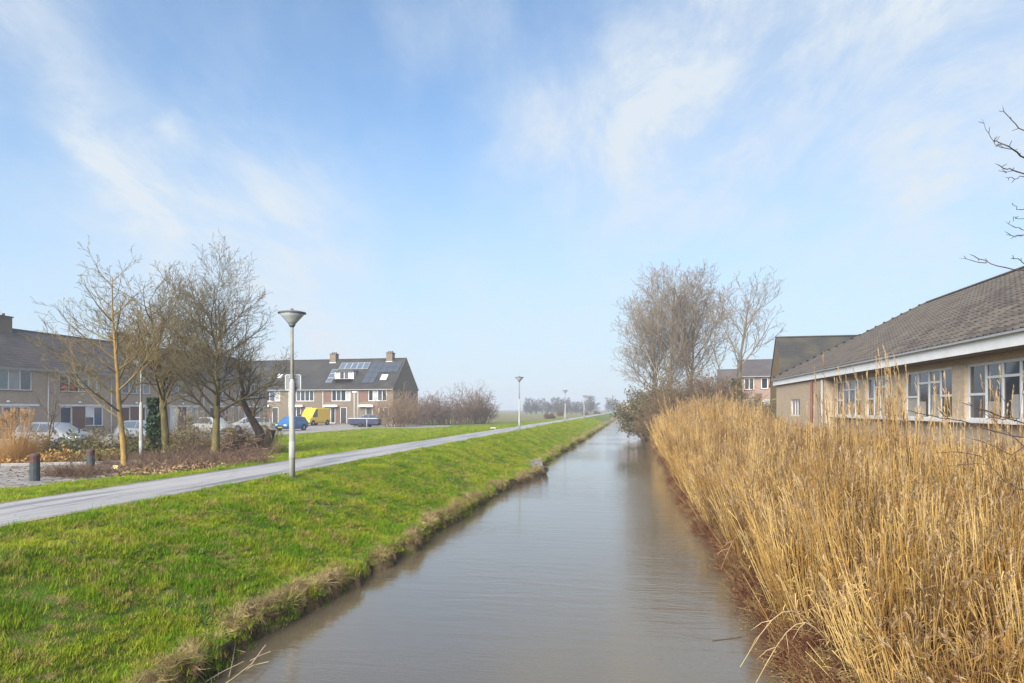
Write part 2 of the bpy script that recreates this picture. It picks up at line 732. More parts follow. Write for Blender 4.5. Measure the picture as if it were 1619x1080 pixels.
mud = b.mix(b.smooth(n2.outputs[0], .3, .7), (.055, .037, .021), (.20, .145, .075))
c = b.mix(sz.outputs[1], grass, fld)
c = b.mix(sz.outputs[0], c, soil)
c = b.mix(sz.outputs[2], c, mud)
b.link(c, p.inputs['Base Color'])
bp = b.n('ShaderNodeBump')
bp.inputs['Distance'].default_value = .03
b.link(n3.outputs[0], bp.inputs['Height'])
b.link(bp.outputs[0], p.inputs['Normal'])
b.link(p.outputs[0], out.inputs[0])
ground = link('ground', gme, m)
tag(ground, 'flat polder ground with grassy bank, lawn and fields', kind='structure')

# ------------------------------------------------------------------ water
wxs = lines((-5.6, 4.2, .7))
wys = lines((-20, 40, 2), (40, CANAL_END + 3, 12))
X2, Y2 = np.meshgrid(wxs, wys, indexing='ij')
V = np.stack([X2, Y2, np.full_like(X2, WATER)], axis=-1).reshape(-1, 3)
ii = np.arange(X2.size).reshape(X2.shape)
F = np.stack([ii[:-1, :-1], ii[1:, :-1], ii[1:, 1:], ii[:-1, 1:]], axis=-1).reshape(-1, 4)
m = bpy.data.materials.new('canal_water')
m.use_nodes = True
m.node_tree.nodes.clear()
b = NB(m.node_tree)
out = b.n('ShaderNodeOutputMaterial')
p = b.n('ShaderNodeBsdfPrincipled')
p.inputs['Base Color'].default_value = (.098, .077, .050, 1)
p.inputs['Specular Tint'].default_value = (1.0, .91, .82, 1)
p.inputs['Roughness'].default_value = .03
p.inputs['IOR'].default_value = 1.45
p.inputs['Specular IOR Level'].default_value = .9
pos = b.n('ShaderNodeNewGeometry').outputs['Position']
mp1 = b.n('ShaderNodeMapping')
b.link(pos, mp1.inputs[0])
mp1.inputs['Scale'].default_value = (.40, 1.7, 1)
mp1.inputs['Rotation'].default_value = (0, 0, R(6))
w1 = b.noise(mp1.outputs[0], 1.6, 4, .6, .4)
mp2 = b.n('ShaderNodeMapping')
b.link(pos, mp2.inputs[0])
mp2.inputs['Scale'].default_value = (.8, 4.5, 1)
mp2.inputs['Rotation'].default_value = (0, 0, R(-9))
w2 = b.noise(mp2.outputs[0], 4.5, 3, .55, .2)
calm = b.noise(pos, .16, 2, .5)
hgt = b.math('ADD', b.math('MULTIPLY', w1.outputs[0], .0165), b.math('MULTIPLY', w2.outputs[0], .0042))
hgt = b.math('MULTIPLY', hgt, b.math('ADD', b.smooth(calm.outputs[0], .3, .7), .35))
bp = b.n('ShaderNodeBump')
bp.inputs['Distance'].default_value = 1.0
bp.inputs['Strength'].default_value = .75
b.link(hgt, bp.inputs['Height'])
b.link(bp.outputs[0], p.inputs['Normal'])
b.link(p.outputs[0], out.inputs[0])
water = link('water', np_mesh('water', V, F), m)
tag(water, 'grey-brown canal water with small ripples', kind='structure')

# ------------------------------------------------------------------ path and streets
m_path = bpy.data.materials.new('path_asphalt')
m_path.use_nodes = True
m_path.node_tree.nodes.clear()
b = NB(m_path.node_tree)
out = b.n('ShaderNodeOutputMaterial')
p = b.n('ShaderNodeBsdfPrincipled')
pos = b.n('ShaderNodeNewGeometry').outputs['Position']
mpp = b.n('ShaderNodeMapping')
b.link(pos, mpp.inputs[0])
mpp.inputs['Scale'].default_value = (2.2, .10, 1)
lo_ = b.noise(mpp.outputs[0], 1.1, 5, .6, .3)
grain = b.noise(pos, 55, 3, .7)
blot = b.noise(pos, 1.2, 5, .6)
c = b.mix(b.smooth(lo_.outputs[0], .48, .62), (.30, .283, .274), (.14, .135, .135))
c = b.mix(b.math('MULTIPLY', b.smooth(blot.outputs[0], .5, .7), .35), c, (.16, .15, .14))
c = b.mix(b.math('MULTIPLY', grain.outputs[0], .4), c, (.18, .175, .175))
sxp = b.n('ShaderNodeSeparateXYZ')
b.link(pos, sxp.inputs[0])
dist = b.math('SUBTRACT', 1.10, b.math('ABSOLUTE', b.math('ADD', sxp.outputs[0], 9.52)))
en = b.noise(pos, 2.3, 6, .7)
edge_f = b.smooth(b.math('ADD', dist, b.math('MULTIPLY', b.math('SUBTRACT', en.outputs[0], .5), .55)), .22, .0)
c = b.mix(b.math('MULTIPLY', edge_f, .75), c, (.10, .085, .05))
crk = b.n('ShaderNodeTexVoronoi', feature='DISTANCE_TO_EDGE')
cw_ = b.vmath('ADD', pos, en.outputs['Color'])
b.link(cw_, crk.inputs['Vector'])
crk.inputs['Scale'].default_value = .55
c = b.mix(b.math('MULTIPLY', b.smooth(crk.outputs['Distance'], .012, .0), .45), c, (.06, .055, .05))
b.link(c, p.inputs['Base Color'])
b.link(b.math('SUBTRACT', .78, b.math('MULTIPLY', b.smooth(lo_.outputs[0], .48, .62), .25)), p.inputs['Roughness'])
bp = b.n('ShaderNodeBump')
bp.inputs['Distance'].default_value = .004
b.link(grain.outputs[0], bp.inputs['Height'])
b.link(bp.outputs[0], p.inputs['Normal'])
b.link(p.outputs[0], out.inputs[0])


def strip(name, left, right, z, m, label):
    """sheet between two polylines of (x, y)"""
    n = len(left)
    V = [(*q, z) for q in left] + [(*q, z) for q in right]
    F = [(i, n + i, n + i + 1, i + 1) for i in range(n - 1)]
    o = link(name, np_mesh(name, V, F), m)
    tag(o, label, kind='structure')
    return o


yy = lines((-15, 40, .5), (40, 120, 2), (120, 700, 20))
strip('path', [(-10.62 + .05 * vnoise(y * .9, 0., 31) + .03 * vnoise(y * 3., 0., 32), y) for y in yy],
      [(-8.42 + .05 * vnoise(y * .8, 3., 33) + .03 * vnoise(y * 3.3, 0., 34), y) for y in yy], .0, m_path, 'long grey asphalt cycle path along the canal bank')
m_street = mat('street_brick', [(.20, .175, .16), (.27, .245, .23)], scale=1.5, rough=.85, bump=.004, bscale=40)
strip('street', [(-42.5, 8), (-42.5, 94)], [(-29.5, 8), (-29.5, 94)], -.595, m_street, 'paved street in front of the left house row')
strip('street', [(-29.5, 75), (-29.5, 90)], [(-12, 78), (-12, 90)], -.595, m_street, 'paved street in front of the far house row')
strip('pavement', [(-46, 8), (-46, 94)], [(-42.5, 8), (-42.5, 94)], -.56, mat('paving_grey', [(.25, .23, .21), (.34, .32, .30)], scale=2, rough=.9), 'narrow front pavement below the left house row')

# paved lane of small grey pavers, with the kerb of the planting bed at its far end
lane_rz = math.atan2(E1[1], E1[0])
o = strip('lane', [lane_pt(-9, 0)[:2], lane_pt(-9, 7.3)[:2]], [lane_pt(4.1, 0)[:2], lane_pt(4.1, 7.3)[:2]], -.315,
          mat('lane_joints', [(.11, .10, .085), (.17, .155, .13)], scale=6, rough=.95), 'lane of grey pavers beside the planting bed')
lane = o
m_pav = mat('paver', [(.13, .118, .104), (.19, .172, .153), (.23, .21, .185)], scale=2.2, rough=.85, bump=.004, bscale=60, rnd=.5)
bm = bmesh.new()
add_box(bm, -.142, .142, -.142, .142, -.04, .0)
bmesh.ops.bevel(bm, geom=[e for e in bm.edges if all(v.co.z > -.01 for v in e.verts)], offset=.008, segments=1, affect='EDGES')
pave_me = bpy.data.meshes.new('paver')
bm.to_mesh(pave_me)
bm.free()
pave_me.materials.append(m_pav)
rp = random.Random(5)
spots = []
for i in range(-28, 14):
    for j in range(24):
        q1 = i * .3 + .05 + (.15 if j % 2 else 0)
        q2 = j * .3 + .17
        P = lane_pt(q1, q2)
        xc, zc = P.x * CA + P.y * SA, -P.x * SA + P.y * CA
        u = CU + FPX * xc / zc
        spots.append((0 if -15 < u < 230 else 1, zc, q1, q2))
spots.sort()
restV, restF = [], []
pv = np.array([v.co[:] for v in pave_me.vertices])
for k, (flag, zc, q1, q2) in enumerate(spots):
    P = lane_pt(q1, q2, -.285 + rp.uniform(-.006, .006))
    rz = lane_rz + rp.uniform(-.02, .02)
    if k < 300 and flag == 0:
        o = link('paver', pave_me, None, lane)
        o.location, o.rotation_euler = P, (rp.uniform(-.01, .01), rp.uniform(-.01, .01), rz)
    else:
        c_, s_ = math.cos(rz), math.sin(rz)
        base = len(restV) * len(pv)
        restV.append(pv @ np.array([[c_, s_, 0], [-s_, c_, 0], [0, 0, 1]]) + np.array(P))
        for pl in pave_me.polygons:
            restF.append([base + i for i in pl.vertices])
me = bpy.data.meshes.new('pavers_beyond')
me.from_pydata(np.concatenate(restV).tolist(), [], restF)
o = link('pavers_beyond', me, m_pav, lane)
tag(o, None, kind='stuff')

kerb = empty('kerb', lane_pt(-9, -.05, -.30), lane_rz)
tag(kerb, 'low concrete kerb along the edge of the orange planting bed', 'kerb')
for i in range(15):
    box('kerb_stone', i * 1.0 + .006, i * 1.0 + .994, -.06, .06, -.1, .10 + rp.uniform(-.008, .008), mat('kerb_concrete', [(.20, .185, .165), (.33, .31, .28)], scale=3, rough=.9, bump=.003), kerb, bevel=.01)


# ------------------------------------------------------------------ bare trees
def perp(d, rng):
    v = Vector((rng.gauss(0, 1), rng.gauss(0, 1), rng.gauss(0, 1)))
    v -= d * v.dot(d)
    return v.normalized()


def grow(rng, p, d, L, r, lvl, P, out, phase=0.0):
    """recursive branch; P holds per-level lists"""
    n = P['seg'][lvl]
    pts, rad = [p.copy()], [r]
    d = d.copy()
    step = L / n
    tip = P['taper'][lvl]
    wob, up = P['wob'][lvl], P['up'][lvl]
    dirs = [d.copy()]
    for i in range(n):
        d = (d + perp(d, rng) * rng.uniform(0, wob) + Vector((0, 0, up))).normalized()
        p = p + d * step
        pts.append(p.copy())
        dirs.append(d.copy())
        rad.append(max(r * (1 - (i + 1) / n * (1 - tip)), P.get('rmin', .004)))
    out[min(lvl, 1)].append(([q[:] for q in pts], rad))
    if lvl + 1 >= P['levels']:
        return
    k = P['nch'][lvl]
    k = max(1, int(round(k * rng.uniform(.8, 1.2) * (1 if lvl == 0 else min(1.3, L / P['Lref'][lvl])))))
    t0 = P['t0'][lvl]
    az0 = rng.uniform(0, 2 * PI)
    for j in range(k):
        t = t0 + (1 - t0) * (j + rng.uniform(.1, .9)) / k
        x = t * n
        i = min(int(x), n - 1)
        f = x - i
        q = Vector(pts[i]).lerp(Vector(pts[i + 1]), f)
        rr = rad[i] * (1 - f) + rad[i + 1] * f
        dd = dirs[i + 1]
        a = az0 + j * 2.4 + rng.uniform(-.4, .4)
        side = dd.orthogonal().normalized()
        side = Matrix.Rotation(a, 3, dd) @ side
        if P.get('flat') and lvl >= 1:
            side = (side + Vector((0, 0, .35))).normalized()
        th = R(P['ang'][lvl] + rng.uniform(-1, 1) * P['angv'][lvl])
        nd = (dd * math.cos(th) + side * math.sin(th)).normalized()
        s_t = (t - t0) / (1 - t0 + 1e-6)
        Lc = L * P['ratio'][lvl] * (P['s0'][lvl] * (1 - s_t) + P['s1'][lvl] * s_t) * rng.uniform(.75, 1.2)
        rc = min(rr * .8, r * P['rr'][lvl] * rng.uniform(.8, 1.15) * (1 - .35 * s_t))
        grow(rng, q, nd, Lc, rc, lvl + 1, P, out)


BASEP = dict(levels=5, seg=[10, 8, 6, 4, 3], taper=[.10, .22, .25, .3, .4], wob=[.08, .22, .28, .3, .3], up=[.03, .05, .05, .04, .02],
             nch=[11, 8, 6, 4, 0], Lref=[1, 2.2, 1.2, .6, 1], t0=[.4, .2, .15, .1, 0], ang=[50, 42, 40, 42, 40], angv=[10, 12, 14, 16, 10],
             ratio=[.5, .5, .5, .55, .5], s0=[1, 1, 1, 1, 1], s1=[.5, .55, .6, .6, 1], rr=[.45, .5, .5, .6, .5], rmin=.004)


def tree(name, label, base, H, r0, seed, m_trunk, m_crown, lean=(0, 0), group=None, extra=None, **kw):
    rng = random.Random(seed)
    P = dict(BASEP)
    P.update(kw)
    t = empty(name, base)
    tag(t, label, 'tree', group)
    out = [[], []]
    d = Vector((lean[0], lean[1], 1)).normalized()
    grow(rng, Vector((0, 0, -.15)), d, H, r0, 0, P, out)
    # a flare at the foot of the trunk
    pts, rad = out[0][0]
    n0 = len(pts)
    if extra:
        extra(rng, P, out)
    fl = [(pts[0], rad[0] * 1.5), (tuple(np.array(pts[0]) + (0, 0, .22)), rad[0] * 1.12)]
    pts2 = [f[0] for f in fl] + pts[1:]
    rad2 = [f[1] for f in fl] + rad[1:]
    out[0][0] = (pts2, rad2)
    tube_obj('trunk', out[0], m_trunk, t, sides=lambda r: 10)
    tube_obj('crown', out[1], m_crown, t)
    return t


m_bark_or = mat('bark_lichen_orange', [(.09, .07, .035), (.20, .135, .05), (.30, .18, .045)], scale=5, rough=.95, bump=.02, stretch=(1, 1, .35), lo=.32, hi=.62)
m_bark_gr = mat('bark_lichen_green', [(.055, .045, .026), (.12, .098, .035), (.18, .145, .06)], scale=5, rough=.95, bump=.02, stretch=(1, 1, .4))
m_twig_ye = mat('twig_lichen', [(.06, .045, .028), (.14, .10, .038), (.22, .165, .075)], scale=3, rough=.95, rnd=.2)
m_twig_gr = mat('twig_olive', [(.075, .058, .034), (.15, .12, .055)], scale=2, rough=.95)
m_bark_dk = mat('bark_dark', [(.035, .026, .020), (.085, .062, .042)], scale=7, rough=.95, bump=.025, stretch=(1, 1, .4))
m_twig_br = mat('twig_brown', [(.080, .058, .045), (.14, .105, .080)], scale=2, rough=.95)
m_twig_far = mat('twig_grey_brown', [(.13, .098, .066), (.22, .172, .118)], scale=.6, rough=.95)
m_bark_far = mat('bark_grey_green', [(.075, .065, .042), (.15, .125, .08)], scale=3, rough=.95)

# left-hand group under the street lamp
tree('bare_tree', 'young bare tree with orange lichen covered trunk nearest the two bollards', on_ground(196, 22), 6.3, .105, 20, m_bark_or, m_twig_ye,
     nch=[20, 9, 7, 4, 0], wob=[.11, .22, .26, .28, .3], t0=[.28, .2, .15, .1, 0], ang=[56, 42, 40, 40, 40], ratio=[.42, .45, .5, .5, .5], s1=[.42, .6, .6, .6, 1], up=[.02, .07, .07, .05, .02], rmin=.0048, rr=[.36, .5, .55, .6, .5])
tree('bare_tree', 'tall bare round headed tree with greenish trunk beside the brush pile', on_ground(340, 26.6), 6.05, .17, 18, m_bark_gr, m_twig_gr,
     nch=[24, 10, 8, 5, 0], t0=[.27, .22, .15, .1, 0], ang=[54, 40, 38, 40, 40], ratio=[.58, .5, .5, .5, .5], s0=[.80, 1, 1, 1, 1], s1=[.66, .6, .6, .6, 1], up=[.02, .09, .09, .06, .03],
     rr=[.34, .5, .5, .55, .5], rmin=.0052, wob=[.07, .20, .24, .28, .3])
ivt = tree('ivy_tree', 'forked bare tree whose left trunk is wrapped in dark ivy', on_ground(262, 28), 6.6, .18, 37, m_bark_gr, m_twig_ye, lean=(.06, 0),
           nch=[15, 9, 7, 4, 0], t0=[.36, .2, .15, .1, 0], rr=[.32, .5, .5, .6, .5], ang=[52, 45, 42, 42, 40], ratio=[.52, .5, .5, .5, .5], up=[.02, .06, .07, .05, .03], rmin=.006,
           extra=lambda rng, P, out: grow(rng, Vector((-.34, -.06, -.1)), Vector((-.05, .02, 1)).normalized(), 5.4, .15, 0, P, out))
rg = np.random.default_rng(3)
hh = 2.5 * rg.random(5200) ** 1.15
aa = rg.uniform(0, 2 * PI, 5200)
rr_ = .16 + .20 * rg.uniform(0, 1, 5200) * (1.25 - hh / 3.0) + .05 * np.sin(hh * 5 + aa * 2)
pc = np.stack([-.36 - .05 * hh + rr_ * np.cos(aa), -.06 + .02 * hh + rr_ * np.sin(aa), hh], axis=1)
leaf_cards('ivy', pc, .085, mat('ivy_leaf', [(.012, .028, .010), (.035, .065, .020)], scale=9, rough=.5), ivt, 4)

# broken leaning tree with its cut stump limb
bt = empty('broken_tree', on_ground(415, 29))
tag(bt, 'dark leaning broken tree with a sawn off limb beside the lawn', 'tree')
rng = random.Random(77)
s29 = 29 / FPX


def loc29(u, v, dy_=0.0):
    """offset from the foot of the broken tree in its own upright plane facing the path"""
    return ((u - 415) * s29 * CA + dy_ * -SA, (u - 415) * s29 * SA + dy_ * CA, (712 - v) * s29)


tr = [loc29(*q) for q in ((417, 716), (414, 700, .1), (408, 675, .1), (398, 656, 0), (391, 640, -.1), (387, 626, -.2), (386, 612, -.2))]
limb = [loc29(*q) for q in ((417, 716), (421, 702, -.1), (427, 688, -.2), (433, 671, -.25))]
tube_obj('trunk', [(tr, [.30, .25, .19, .15, .13, .10, .08])], m_bark_dk, bt, sides=lambda r: 10)
lo2 = tube_obj('limb', [(limb, [.28, .22, .19, .17])], m_bark_dk, bt, sides=lambda r: 10)
cut = [loc29(433, 671, -.25), loc29(433.6, 669.2, -.26)]
tube_obj('cut_face', [(cut, [.165, .01])], mat('cut_wood', [(.30, .19, .10), (.42, .30, .18)], scale=12, rough=.9), bt, sides=lambda r: 10)
root = [loc29(*q) for q in ((415, 714), (405, 712, -.2), (396, 716, -.4), (385, 722, -.5))]
tube_obj('root', [(root, [.2, .13, .10, .05])], m_bark_dk, bt, sides=lambda r: 8)
out = [[], []]
Pb = dict(BASEP)
Pb.update(levels=4, seg=[8, 7, 5, 4], nch=[9, 7, 5, 0], t0=[.05, .1, .1, 0], ratio=[.75, .5, .5, .5], ang=[48, 45, 45, 40], wob=[.25, .35, .35, .3], up=[.05, .03, .02, 0], rmin=.006)
for ux, vx, dirx, L in ((386, 614, (-.35, 0, 1), 2.0), (387, 622, (.5, .2, .8), 1.9), (390, 638, (-.9, -.2, .5), 1.5), (398, 655, (.5, -.3, .9), 1.2)):
    grow(rng, Vector(loc29(ux, vx)), Vector(dirx).normalized(), L, .07, 0, Pb, out)
tube_obj('crown', out[0] + out[1], m_twig_ye, bt)

# trees on the right bank
tall = dict(levels=5, seg=[12, 9, 7, 5, 3], nch=[17, 9, 6, 4, 0], t0=[.30, .2, .15, .1, 0], ang=[44, 40, 40, 42, 40], angv=[8, 10, 12, 14, 10],
            ratio=[.56, .5, .5, .5, .5], s0=[1.0, 1, 1, 1, 1], s1=[.58, .6, .6, .6, 1], up=[.02, .07, .07, .05, .02], rr=[.40, .5, .5, .55, .5], wob=[.10, .20, .24, .28, .3], rmin=.013,
            Lref=[1, 5, 2.5, 1.2, 1])
tree('alder_tree', 'tallest bare tree in the clump over the far reeds', on_ground(1062, 70), 13.8, .24, 101, m_bark_far, m_twig_far, **tall)
tree('alder_tree', 'bare tree leaning over the canal, left side of the clump', on_ground(1037, 72), 11.4, .19, 102, m_bark_far, m_twig_far, lean=(-.13, 0), **tall)
tree('alder_tree', 'slim bare tree between the leaning tree and the tallest one', on_ground(1047, 75), 12.2, .17, 107, m_bark_far, m_twig_far, lean=(-.06, 0), **tall)
tree('alder_tree', 'bare spreading tree, right side of the clump over the far reeds', on_ground(1088, 71), 12.6, .21, 103, m_bark_far, m_twig_far, lean=(.06, 0), **tall)
iv2 = tree('ash_tree', 'separate bare tree with an ivy clad foot before the pink brick houses', on_ground(1164, 62), 11.6, .21, 104, m_bark_far, m_twig_far, lean=(.02, 0),
           **dict(tall, t0=[.36, .15, .12, .1, 0], nch=[14, 8, 6, 4, 0], ratio=[.5, .5, .5, .5, .5], ang=[40, 38, 38, 40, 40]),
           extra=lambda rng, P, out: grow(rng, Vector((-.1, 0, .5)), Vector((-.30, 0, 1)).normalized(), 8.5, .10, 0, dict(P, nch=[8, 6, 5, 3, 0], up=[.06, .1, .08, .05, .02]), out))
hh = rg.uniform(.0, 4.2, 3200)
aa = rg.uniform(0, 2 * PI, 3200)
rr_ = .25 + .55 * rg.uniform(0, 1, 3200) * (1.1 - hh / 5)
pc = np.stack([rr_ * np.cos(aa), rr_ * np.sin(aa), hh], axis=1)
leaf_cards('ivy', pc, .17, mat('ivy_leaf_pale', [(.022, .030, .012), (.065, .075, .028)], scale=3, rough=.6), iv2, 6)


# ------------------------------------------------------------------ shrubs
def shrub(name, label, base, H, Wd, seed, m_st, m_lf=None, stems=26, nleaf=0, leaf=.07, group=None, cat='shrub', lv=3, thick=.012, arch=.0, spread=.55, rmin=.004, depth=None, hue=None):
    rng = random.Random(seed)
    t = empty(name, base)
    tag(t, label, cat, group)
    P = dict(BASEP)
    P.update(levels=lv, seg=[7, 5, 4, 3], taper=[.3, .3, .4, .4], wob=[.22, .3, .3, .3], up=[-arch, .02 - arch, 0, 0], nch=[7, 5, 3, 0], Lref=[1, H * .35, H * .2, 1],
             t0=[.15, .1, .1, 0], ang=[38, 42, 40, 40], ratio=[.48, .5, .5, .5], s0=[1, 1, 1, 1], s1=[.5, .6, .6, 1], rr=[.55, .6, .6, .6], rmin=rmin)
    out = [[], []]
    depth = depth or Wd
    for k in range(stems):
        a = rng.uniform(0, 2 * PI)
        q = math.sqrt(rng.random())
        x, y = q * math.cos(a), q * math.sin(a)
        d = Vector((x * spread, y * spread, 1)).normalized()
        f = (1 - .45 * q * q) * rng.uniform(.75, 1.08)
        grow(rng, Vector((x * Wd * .33, y * depth * .33, -.1)), d, H * f, thick * rng.uniform(.7, 1.3), 0, P, out)
    tube_obj('stems', out[0] + out[1], m_st, t, sides=lambda r: 4 if r > .02 else 3)
    if m_lf is not None and nleaf:
        pts = []
        for pl, rd in out[1] + out[0]:
            if len(pl) > 2:
                pts += pl[1:]
        r2 = np.random.default_rng(seed)
        pts = np.array(pts)
        C = pts[r2.integers(0, len(pts), nleaf)] + r2.normal(0, leaf * 1.2, (nleaf, 3))
        C = C[C[:, 2] > .02]
        leaf_cards('foliage', C, leaf, m_lf, t, seed)
    return t


m_st_or = mat('stem_orange', [(.16, .08, .03), (.32, .17, .05)], scale=4, rough=.9, rnd=.3)
m_lf_or = mat('leaf_orange', [(.22, .10, .025), (.36, .20, .06), (.30, .24, .08)], scale=5, rough=.8, trans=.2)
m_lf_gr = mat('leaf_green', [(.045, .075, .018), (.10, .13, .035), (.17, .17, .06)], scale=5, rough=.6, trans=.2)
m_lf_ol = mat('leaf_olive', [(.10, .085, .03), (.17, .14, .05), (.14, .16, .06)], scale=5, rough=.7, trans=.2)
m_st_br = mat('stem_brown', [(.075, .045, .030), (.17, .105, .065)], scale=4, rough=.9)
m_st_tan = mat('stem_tan', [(.14, .09, .05), (.26, .175, .10)], scale=1.2, rough=.9)

shr = [
    # u, zc, H, W, stems mat, leaf mat, nleaf, label
    (60, 24.2, .62, 1.5, m_st_or, m_lf_or, 1500, 'low rust coloured shrub behind the nearer bollard'),
    (20, 24.0, .60, 1.5, m_st_or, m_lf_or, 1300, 'low rust coloured shrub under the tall orange grass'),
    (100, 24.4, .66, 1.5, m_st_or, m_lf_or, 1500, 'low rust coloured shrub midway between the two bollards'),
    (135, 24.6, .62, 1.3, m_st_or, m_lf_ol, 1300, 'low yellowish shrub behind the farther bollard'),
    (168, 24.8, .72, 1.3, m_st_or, m_lf_ol, 1300, 'low orange and olive shrub left of the orange trunk'),
    (110, 26.5, 1.25, 1.7, m_st_br, m_lf_gr, 1500, 'green leafy shrub in front of the silver car bonnet'),
    (60, 26.5, 1.35, 2.0, m_st_or, m_lf_ol, 1500, 'olive shrub in front of the silver car doors'),
    (172, 27.0, 1.65, 1.5, m_st_br, m_lf_ol, 1800, 'rounded olive bush between silver car and orange trunk'),
    (212, 27.5, 1.25, 1.2, m_st_tan, m_lf_gr, 1200, 'green bush at the foot of the white lamp post'),
    (240, 28.2, 1.35, 1.1, m_st_tan, m_lf_ol, 900, 'olive bush between white lamp post and ivy trunk'),
    (297, 28.5, 1.45, 1.7, m_st_tan, m_lf_ol, 900, 'tall tan twiggy shrub right of the ivy trunk'),
    (318, 27.5, .95, 1.4, m_st_br, None, 0, 'dark brown twiggy shrub left of the round headed tree'),
    (275, 27.2, .8, 1.3, m_st_br, m_lf_ol, 500, 'brown twiggy shrub before the ivy trunk'),
]
for i, (u, zc, H, Wd, ms, ml, nl, lab) in enumerate(shr):
    shrub('shrub', lab, on_ground(u, zc), H, Wd, 200 + i, ms, ml, stems=44, nleaf=nl, leaf=.06, group='shrubs of the left planting bed', thick=.010, spread=.75)

# brush pile of cut branches
bpile = empty('brush_pile', on_ground(378, 28.2))
tag(bpile, 'heap of cut brown branches between round headed tree and broken tree', 'brush pile')
rng = random.Random(9)
pol, bark = [], []
for k in range(520):
    x = rng.gauss(0, .62)
    y = rng.gauss(0, .45)
    hmax = 1.15 * math.exp(-(x * x / .95 + y * y / .6))
    z = rng.uniform(0, hmax)
    a = rng.uniform(0, 2 * PI)
    L = rng.uniform(.4, 1.3)
    d = Vector((math.cos(a), math.sin(a) * .7, rng.uniform(-.25, .45))).normalized()
    q = Vector((x, y, z)) - d * L / 2
    pts = [q[:]]
    for s_ in range(4):
        d = (d + perp(d, rng) * .25).normalized()
        q = q + d * L / 4
        pts.append((q.x, q.y, max(q.z, .01)))
    r = rng.choice((.006, .008, .012, .02, .03))
    (pol if r < .018 else bark).append((pts, [r, r * .9, r * .8, r * .65, r * .4]))
tube_obj('twigs', pol, m_st_br, bpile, sides=lambda r: 4)
tube_obj('branches', bark, mat('cut_branch', [(.12, .075, .05), (.25, .17, .11)], scale=5, rough=.9), bpile, sides=lambda r: 6)


# ornamental grasses with plumes
def plume_grass(label, base, H, Wd, seed, m_bl, m_pl, n=420, plumes=26, pl=.28):
    rng = random.Random(seed)
    t = empty('plume_grass', base)
    tag(t, label, 'ornamental grass')
    V, F = [], []
    tips = []
    for k in range(n):
        a = rng.uniform(0, 2 * PI)
        q = math.sqrt(rng.random())
        x, y = q * math.cos(a) * Wd * .35, q * math.sin(a) * Wd * .35
        d = Vector((math.cos(a) * .35 * q + rng.gauss(0, .08), math.sin(a) * .35 * q + rng.gauss(0, .08), 1)).normalized()
        h = H * rng.uniform(.45, .92)
        p_ = Vector((x, y, -.02))
        w = Vector((math.cos(a + 1.3), math.sin(a + 1.3), 0)) * .006
        b0 = len(V)
        ns = 5
        for s_ in range(ns + 1):
            ww = w * (1 - s_ / ns * .8)
            V += [(p_ - ww)[:], (p_ + ww)[:]]
            d = (d + Vector((math.cos(a), math.sin(a), -.5)) * .07).normalized()
            p_ = p_ + d * h / ns
        F += [(b0 + 2 * i, b0 + 2 * i + 1, b0 + 2 * i + 3, b0 + 2 * i + 2) for i in range(ns)]
    link('blades', np_mesh('blades', V, F), m_bl, t)
    PV, PF = [], []
    stems_ = []
    for k in range(plumes):
        a = rng.uniform(0, 2 * PI)
        q = math.sqrt(rng.random())
        top = Vector((q * math.cos(a) * Wd * .42, q * math.sin(a) * Wd * .42, H * rng.uniform(.8, 1.05)))
        bot = Vector((q * math.cos(a) * Wd * .2, q * math.sin(a) * Wd * .2, 0))
        stems_.append(([bot[:], (bot.lerp(top, .5) + Vector((0, 0, .08)))[:], top[:]], [.005, .004, .003]))
        ax = (top - bot).normalized()
        for j in range(46):
            s_ = rng.random()
            c_ = top + ax * (s_ - .75) * pl
            rr = .035 * math.sin(PI * min(1, s_ * .9 + .08)) + .004
            dv = (perp(ax, rng) + ax * 1.3).normalized()
            ed = perp(dv, rng) * .006
            b0 = len(PV)
            e_ = c_ + dv * rr * 2
            PV += [(c_ - ed)[:], (c_ + ed)[:], (e_ + ed * .6)[:], (e_ - ed * .6)[:]]
            PF.append((b0, b0 + 1, b0 + 2, b0 + 3))
    tube_obj('stems', stems_, m_bl, t, sides=lambda r: 3)
    link('plumes', np_mesh('plumes', PV, PF), m_pl, t)
    return t


m_bl_or = mat('blade_orange', [(.32, .17, .05), (.46, .27, .10)], scale=4, rough=.8, trans=.2)
m_bl_tan = mat('blade_tan', [(.22, .17, .07), (.36, .28, .13)], scale=4, rough=.8, trans=.2)
m_pl_wh = mat('plume_cream', [(.44, .36, .26), (.60, .51, .40)], scale=6, rough=.9, trans=.3)
m_pl_or = mat('plume_orange', [(.42, .25, .10), (.55, .36, .18)], scale=6, rough=.9, trans=.3)
plume_grass('tall clump of orange winter grass left of the nearer bollard', on_ground(22, 24.4), 2.05, 1.6, 1, m_bl_or, m_pl_or, n=900, plumes=70, pl=.35)
plume_grass('pampas clump with cream plumes just right of the ivy trunk', on_ground(292, 30.5), 2.1, 1.2, 2, m_bl_tan, m_pl_wh)
plume_grass('pampas clump with cream plumes behind the round headed tree', on_ground(318, 31), 1.9, 1.2, 3, m_bl_tan, m_pl_wh)
plume_grass('pampas clump with pinkish plumes left of the broken tree', on_ground(366, 32), 2.1, 1.2, 4, m_bl_tan, mat('plume_pink', [(.50, .36, .28), (.60, .48, .40)], scale=6, rough=.9, trans=.3))
plume_grass('pampas clump with pale plumes seen through the broken tree fork', on_ground(422, 33), 2.0, 1.0, 5, m_bl_tan, m_pl_wh)
plume_grass('short tan grass clump leaning on the sawn off limb', on_ground(437, 28.6), 1.0, .7, 6, m_bl_tan, m_bl_tan, n=260, plumes=4)

